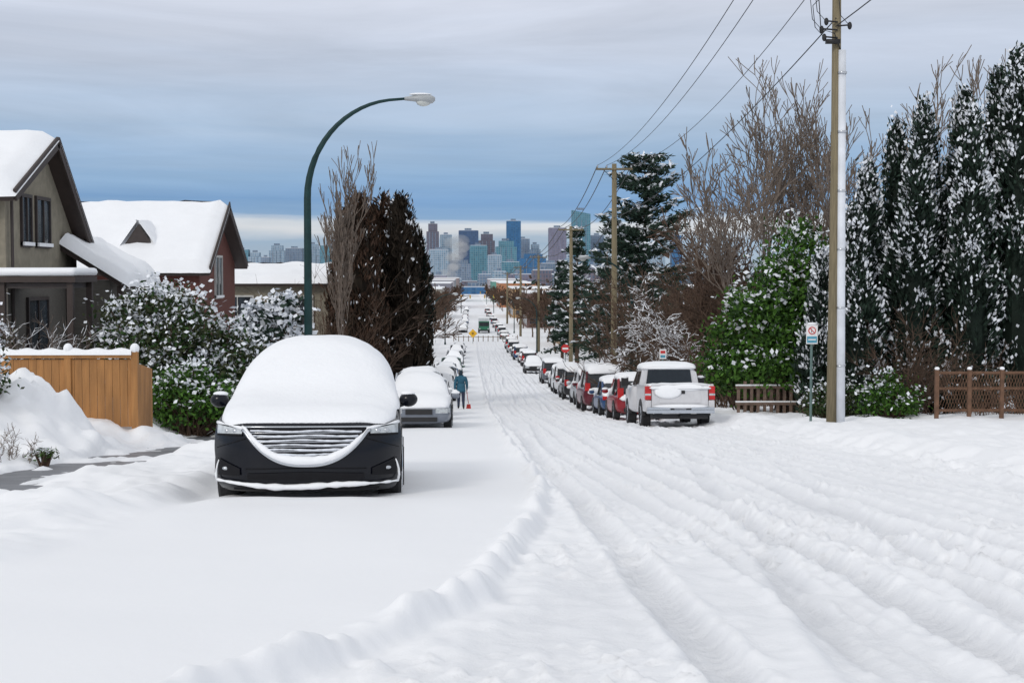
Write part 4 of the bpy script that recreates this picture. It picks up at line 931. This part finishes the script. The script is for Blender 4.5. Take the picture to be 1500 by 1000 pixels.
for a in[(600,632,398,1900,'brown',0),(632,655,404,1700,'mauve',0),(655,676,408,2100,'pale',0),(700,720,402,2000,'grey',0),(722,742,398,1900,'pale',0),(744,780,402,1500,'mauve',0),(780,812,396,1400,'brown',0),(812,850,400,1300,'grey',0),(850,900,392,1200,'brown',0),(560,600,402,1500,'grey',0),(500,560,400,1600,'pale',0),(420,500,396,1700,'mauve',0),(340,420,394,1800,'grey',0),
  (676,700,412,2050,'brown',0),(640,672,418,1500,'grey',1),(716,745,416,1450,'brown',1),(672,716,421,1380,'blue',0),(618,642,414,1200,'mauve',1),(748,772,412,1150,'navy',1)]: T(*a,name='midrise_building',dep=25)
def shop(x0,x1,y,dep,h,c,name='storefront_building'):
    z=gz(x0,y);mb=MB();M=mat('shop_wall',c,.8);mb.bx(x0,x1,y,y+dep,z-1,z+h,M);mb.bx(x0-.2,x1+.2,y-.2,y+dep,z+h+.003,z+h+.35,SNOW)
    sx=x1 if x0<0 else x0
    for k in range(int(dep/4)):
        s=.05 if x0<0 else -.05
        mb.bx(min(sx,sx+s),max(sx,sx+s),y+1+k*4,y+3.4+k*4,z+.6,z+2.6,WIN)
        if h>5: mb.bx(min(sx,sx+s),max(sx,sx+s),y+1+k*4,y+3+k*4,z+4,z+5.4,WIN)
    n=max(2,int((x1-x0)/3))
    for k in range(n):
        a=x0+(x1-x0)*(k+.25)/n;mb.bx(a,a+1.4,y-.05,y-.002,z+1,z+2.4,WIN)
        if h>5: mb.bx(a,a+1.4,y-.05,y-.002,z+4,z+5.4,WIN)
    mb.build(name)
for a in[(-24,-12,180,22,7,(.22,.17,.14)),(14,26,215,24,7,(.3,.2,.12)),(-22,-10,320,40,8,(.25,.2,.18)),(13,28,330,40,8,(.16,.1,.09)),(-22,-9,430,50,9,(.3,.28,.25)),(13,28,440,60,9,(.4,.25,.12)),(-25,-9,620,80,11,(.2,.2,.24)),(13,30,650,80,11,(.45,.2,.1)),(-30,-10,850,100,13,(.3,.3,.33)),(13,34,860,100,12,(.12,.3,.25)),(-30,-10,1150,100,15,(.24,.2,.2)),(14,40,1150,100,14,(.35,.33,.36))]: shop(*a)
def truck():
    E=place('box_truck',2.7,300,'cam',8);mb=MB();G=mat('truck_green',(.02,.14,.08),.4)
    mb.bx(-1.15,1.15,-2.2,4,1.0,3.1,PLT);mb.bx(-1.1,1.1,-4,-2.3,.6,2.5,G);mb.bx(-1.0,1.0,-4.05,-4.002,1.5,2.3,GLASS);mb.bx(-1.1,1.1,-4.1,-3.9,.45,.75,DARK)
    mb.bx(-1.15,1.15,-2.2,3.9,.7,.98,DARK)
    for s in(-.9,.9): mb.box((s,-4.06,.95),(.35,.06,.2),LITE)
    mb.bx(-1.15,1.15,-2.2,4,3.102,3.3,SNOW);mb.build('body',E,bevel=.04);wheels(E,8,2.4,-3.1,2.6,.48,.3)
truck()
for (x,y) in[(8.3,520),(-3.6,520),(8.3,760)]:
    mb=MB();z=gz(x,y);s=-1 if x>0 else 1;GM=mat('signal_yellow',(.5,.3,.03),.5);LG=mat('signal_lens_green',(.02,.4,.2),.4);LR=mat('signal_lens_red',(.4,.03,.02),.4)
    mb.tube([(x,y,z),(x,y,z+6.3)],.13,GRN,8);mb.tube([(x,y,z+6.2),(x+s*3.5,y,z+6.6)],.09,GRN,8)
    for px in(x+s*3.3,x):
        mb.bx(px-.25,px+.25,y-.3,y-.1,z+5.4,z+6.7,GM);mb.ell((px,y-.32,z+6.4),(.15,.05,.15),LR);mb.ell((px,y-.32,z+5.7),(.15,.05,.15),LG)
    mb.build('traffic_light')
# rooftop steam plume
def steam():
    m=bpy.data.materials.new('steam');m.use_nodes=True;nt=m.node_tree;nt.nodes.remove(nt.nodes['Principled BSDF'])
    vs=nt.nodes.new('ShaderNodeVolumeScatter');vs.inputs['Color'].default_value=(.95,.96,.98,1);vs.inputs['Density'].default_value=.022;nt.links.new(vs.outputs[0],nt.nodes['Material Output'].inputs['Volume'])
    y=1950;mb=MB();R=random.Random(5)
    for i in range(14):
        t=i/13;mb.ell((-40+30*t**.6+R.uniform(-7,7)-16*t*t,y+i*40,-8+62*t+R.uniform(-4,4)),(6+13*t+R.uniform(-2,2),12,5+6*t),m,14,9)
    mb.build('steam_plume',smooth=True)
steam()
# far shore, inlet
mb=MB();H=mat('far_hills',(.07,.105,.14),.9,var=.35,scale=.004);P=[];rr=np.linspace(-3500,3500,160)
for yy,f in((4300,0),(4500,.6),(4800,1),(5600,.7),(6500,0)):
    P.append([(float(a),yy,-30+f*(46+float(fbm(a*.0015,yy*.002,4,5))*22)) for a in rr])
mb.grid(P,H);mb.build('distant_hills',smooth=True)
mb=MB();WM=mat('inlet_water',(.03,.10,.16),.15,var=.2,scale=.05);mb.grid([[(a,b,float(prof(b))+2.5) for a in(-2500,2500)] for b in(2150,2200,2250,2300)],WM);mb.build('inlet_water')
# ------------------------------------------------------------ sky & light
w=bpy.data.worlds.new('World');scene.world=w;w.use_nodes=True;nt=w.node_tree;N=nt.nodes;Lk=nt.links
bg=N['Background'];bg.inputs['Strength'].default_value=.1
sky=N.new('ShaderNodeTexSky');sky.sky_type='NISHITA';sky.sun_disc=False;SE=math.radians(32);AZ=math.radians(212)
sky.sun_elevation=SE;sky.sun_rotation=AZ
tc=N.new('ShaderNodeTexCoord');mp=N.new('ShaderNodeMapping');mp.inputs['Scale'].default_value=(1.6,1.6,16);Lk.new(tc.outputs['Generated'],mp.inputs[0])
n1=N.new('ShaderNodeTexNoise');n1.inputs['Scale'].default_value=2.2;n1.inputs['Detail'].default_value=7;n1.inputs['Roughness'].default_value=.55;n1.inputs['Distortion'].default_value=.4;Lk.new(mp.outputs[0],n1.inputs['Vector'])
sp=N.new('ShaderNodeSeparateXYZ');Lk.new(tc.outputs['Generated'],sp.inputs[0])
m1=N.new('ShaderNodeMath');m1.operation='SUBTRACT';Lk.new(n1.outputs['Fac'],m1.inputs[0]);m1.inputs[1].default_value=.5
m2=N.new('ShaderNodeMath');m2.operation='MULTIPLY_ADD';Lk.new(m1.outputs[0],m2.inputs[0]);m2.inputs[1].default_value=.045;Lk.new(sp.outputs['Z'],m2.inputs[2])
m3=N.new('ShaderNodeMath');m3.operation='MULTIPLY';m3.inputs[1].default_value=3.3;Lk.new(m2.outputs[0],m3.inputs[0])
cr=N.new('ShaderNodeValToRGB');Lk.new(m3.outputs[0],cr.inputs[0])
def s2l(c): return tuple((v/255/12.92) if v<10 else ((v/255+.055)/1.055)**2.4 for v in c)
stops=[(0,(178,194,210)),(.022,(160,184,208)),(.033,(218,222,228)),(.0375,(208,215,224)),(.044,(132,166,203)),(.052,(116,155,199)),(.07,(142,175,211)),(.1,(174,194,219)),(.145,(198,208,226)),(.19,(212,217,230)),(.235,(220,225,234))]
els=cr.color_ramp.elements
while len(els)>1: els.remove(els[-1])
els[0].position=0;els[0].color=(*s2l(stops[0][1]),1)
for p,c in stops[1:]:
    e=els.new(p*3.3);e.color=(*s2l(c),1)
e=els.new(1.0);e.color=(.80,.82,.86,1)
n2=N.new('ShaderNodeTexNoise');n2.inputs['Scale'].default_value=1.5;n2.inputs['Detail'].default_value=8;n2.inputs['Roughness'].default_value=.6;n2.inputs['Distortion'].default_value=.6
mp2=N.new('ShaderNodeMapping');mp2.inputs['Scale'].default_value=(2,2,20);mp2.inputs['Rotation'].default_value=(0,.03,0);Lk.new(tc.outputs['Generated'],mp2.inputs[0]);Lk.new(mp2.outputs[0],n2.inputs['Vector'])
mr=N.new('ShaderNodeMapRange');mr.inputs['From Min'].default_value=.3;mr.inputs['From Max'].default_value=.7;mr.inputs['To Min'].default_value=8.8;mr.inputs['To Max'].default_value=11.2;Lk.new(n2.outputs['Fac'],mr.inputs['Value'])
vm=N.new('ShaderNodeVectorMath');vm.operation='SCALE';Lk.new(cr.outputs[0],vm.inputs[0]);Lk.new(mr.outputs[0],vm.inputs['Scale'])
mx=N.new('ShaderNodeMix');mx.data_type='RGBA';mx.inputs['Factor'].default_value=.93;Lk.new(sky.outputs[0],mx.inputs['A']);Lk.new(vm.outputs[0],mx.inputs['B']);Lk.new(mx.outputs['Result'],bg.inputs['Color'])
sl=bpy.data.lights.new('sun','SUN');sl.energy=1.05;sl.angle=math.radians(12);sl.color=(1,.95,.88);so=bpy.data.objects.new('sun',sl);COL.objects.link(so)
d=Vector((math.sin(AZ)*math.cos(SE),math.cos(AZ)*math.cos(SE),math.sin(SE)));so.rotation_euler=d.to_track_quat('Z','Y').to_euler()
# ------------------------------------------------------------ camera
cd=bpy.data.cameras.new('camera');cam=bpy.data.objects.new('camera',cd);COL.objects.link(cam)
cd.lens=50;cd.sensor_width=36;cd.clip_end=20000;cd.clip_start=.1
cam.location=(0,0,1.2);cam.rotation_euler=(math.radians(90-2.75),0,math.radians(-1.65));scene.camera=cam
scene.view_settings.view_transform='Standard';scene.view_settings.look='None';scene.view_settings.exposure=0
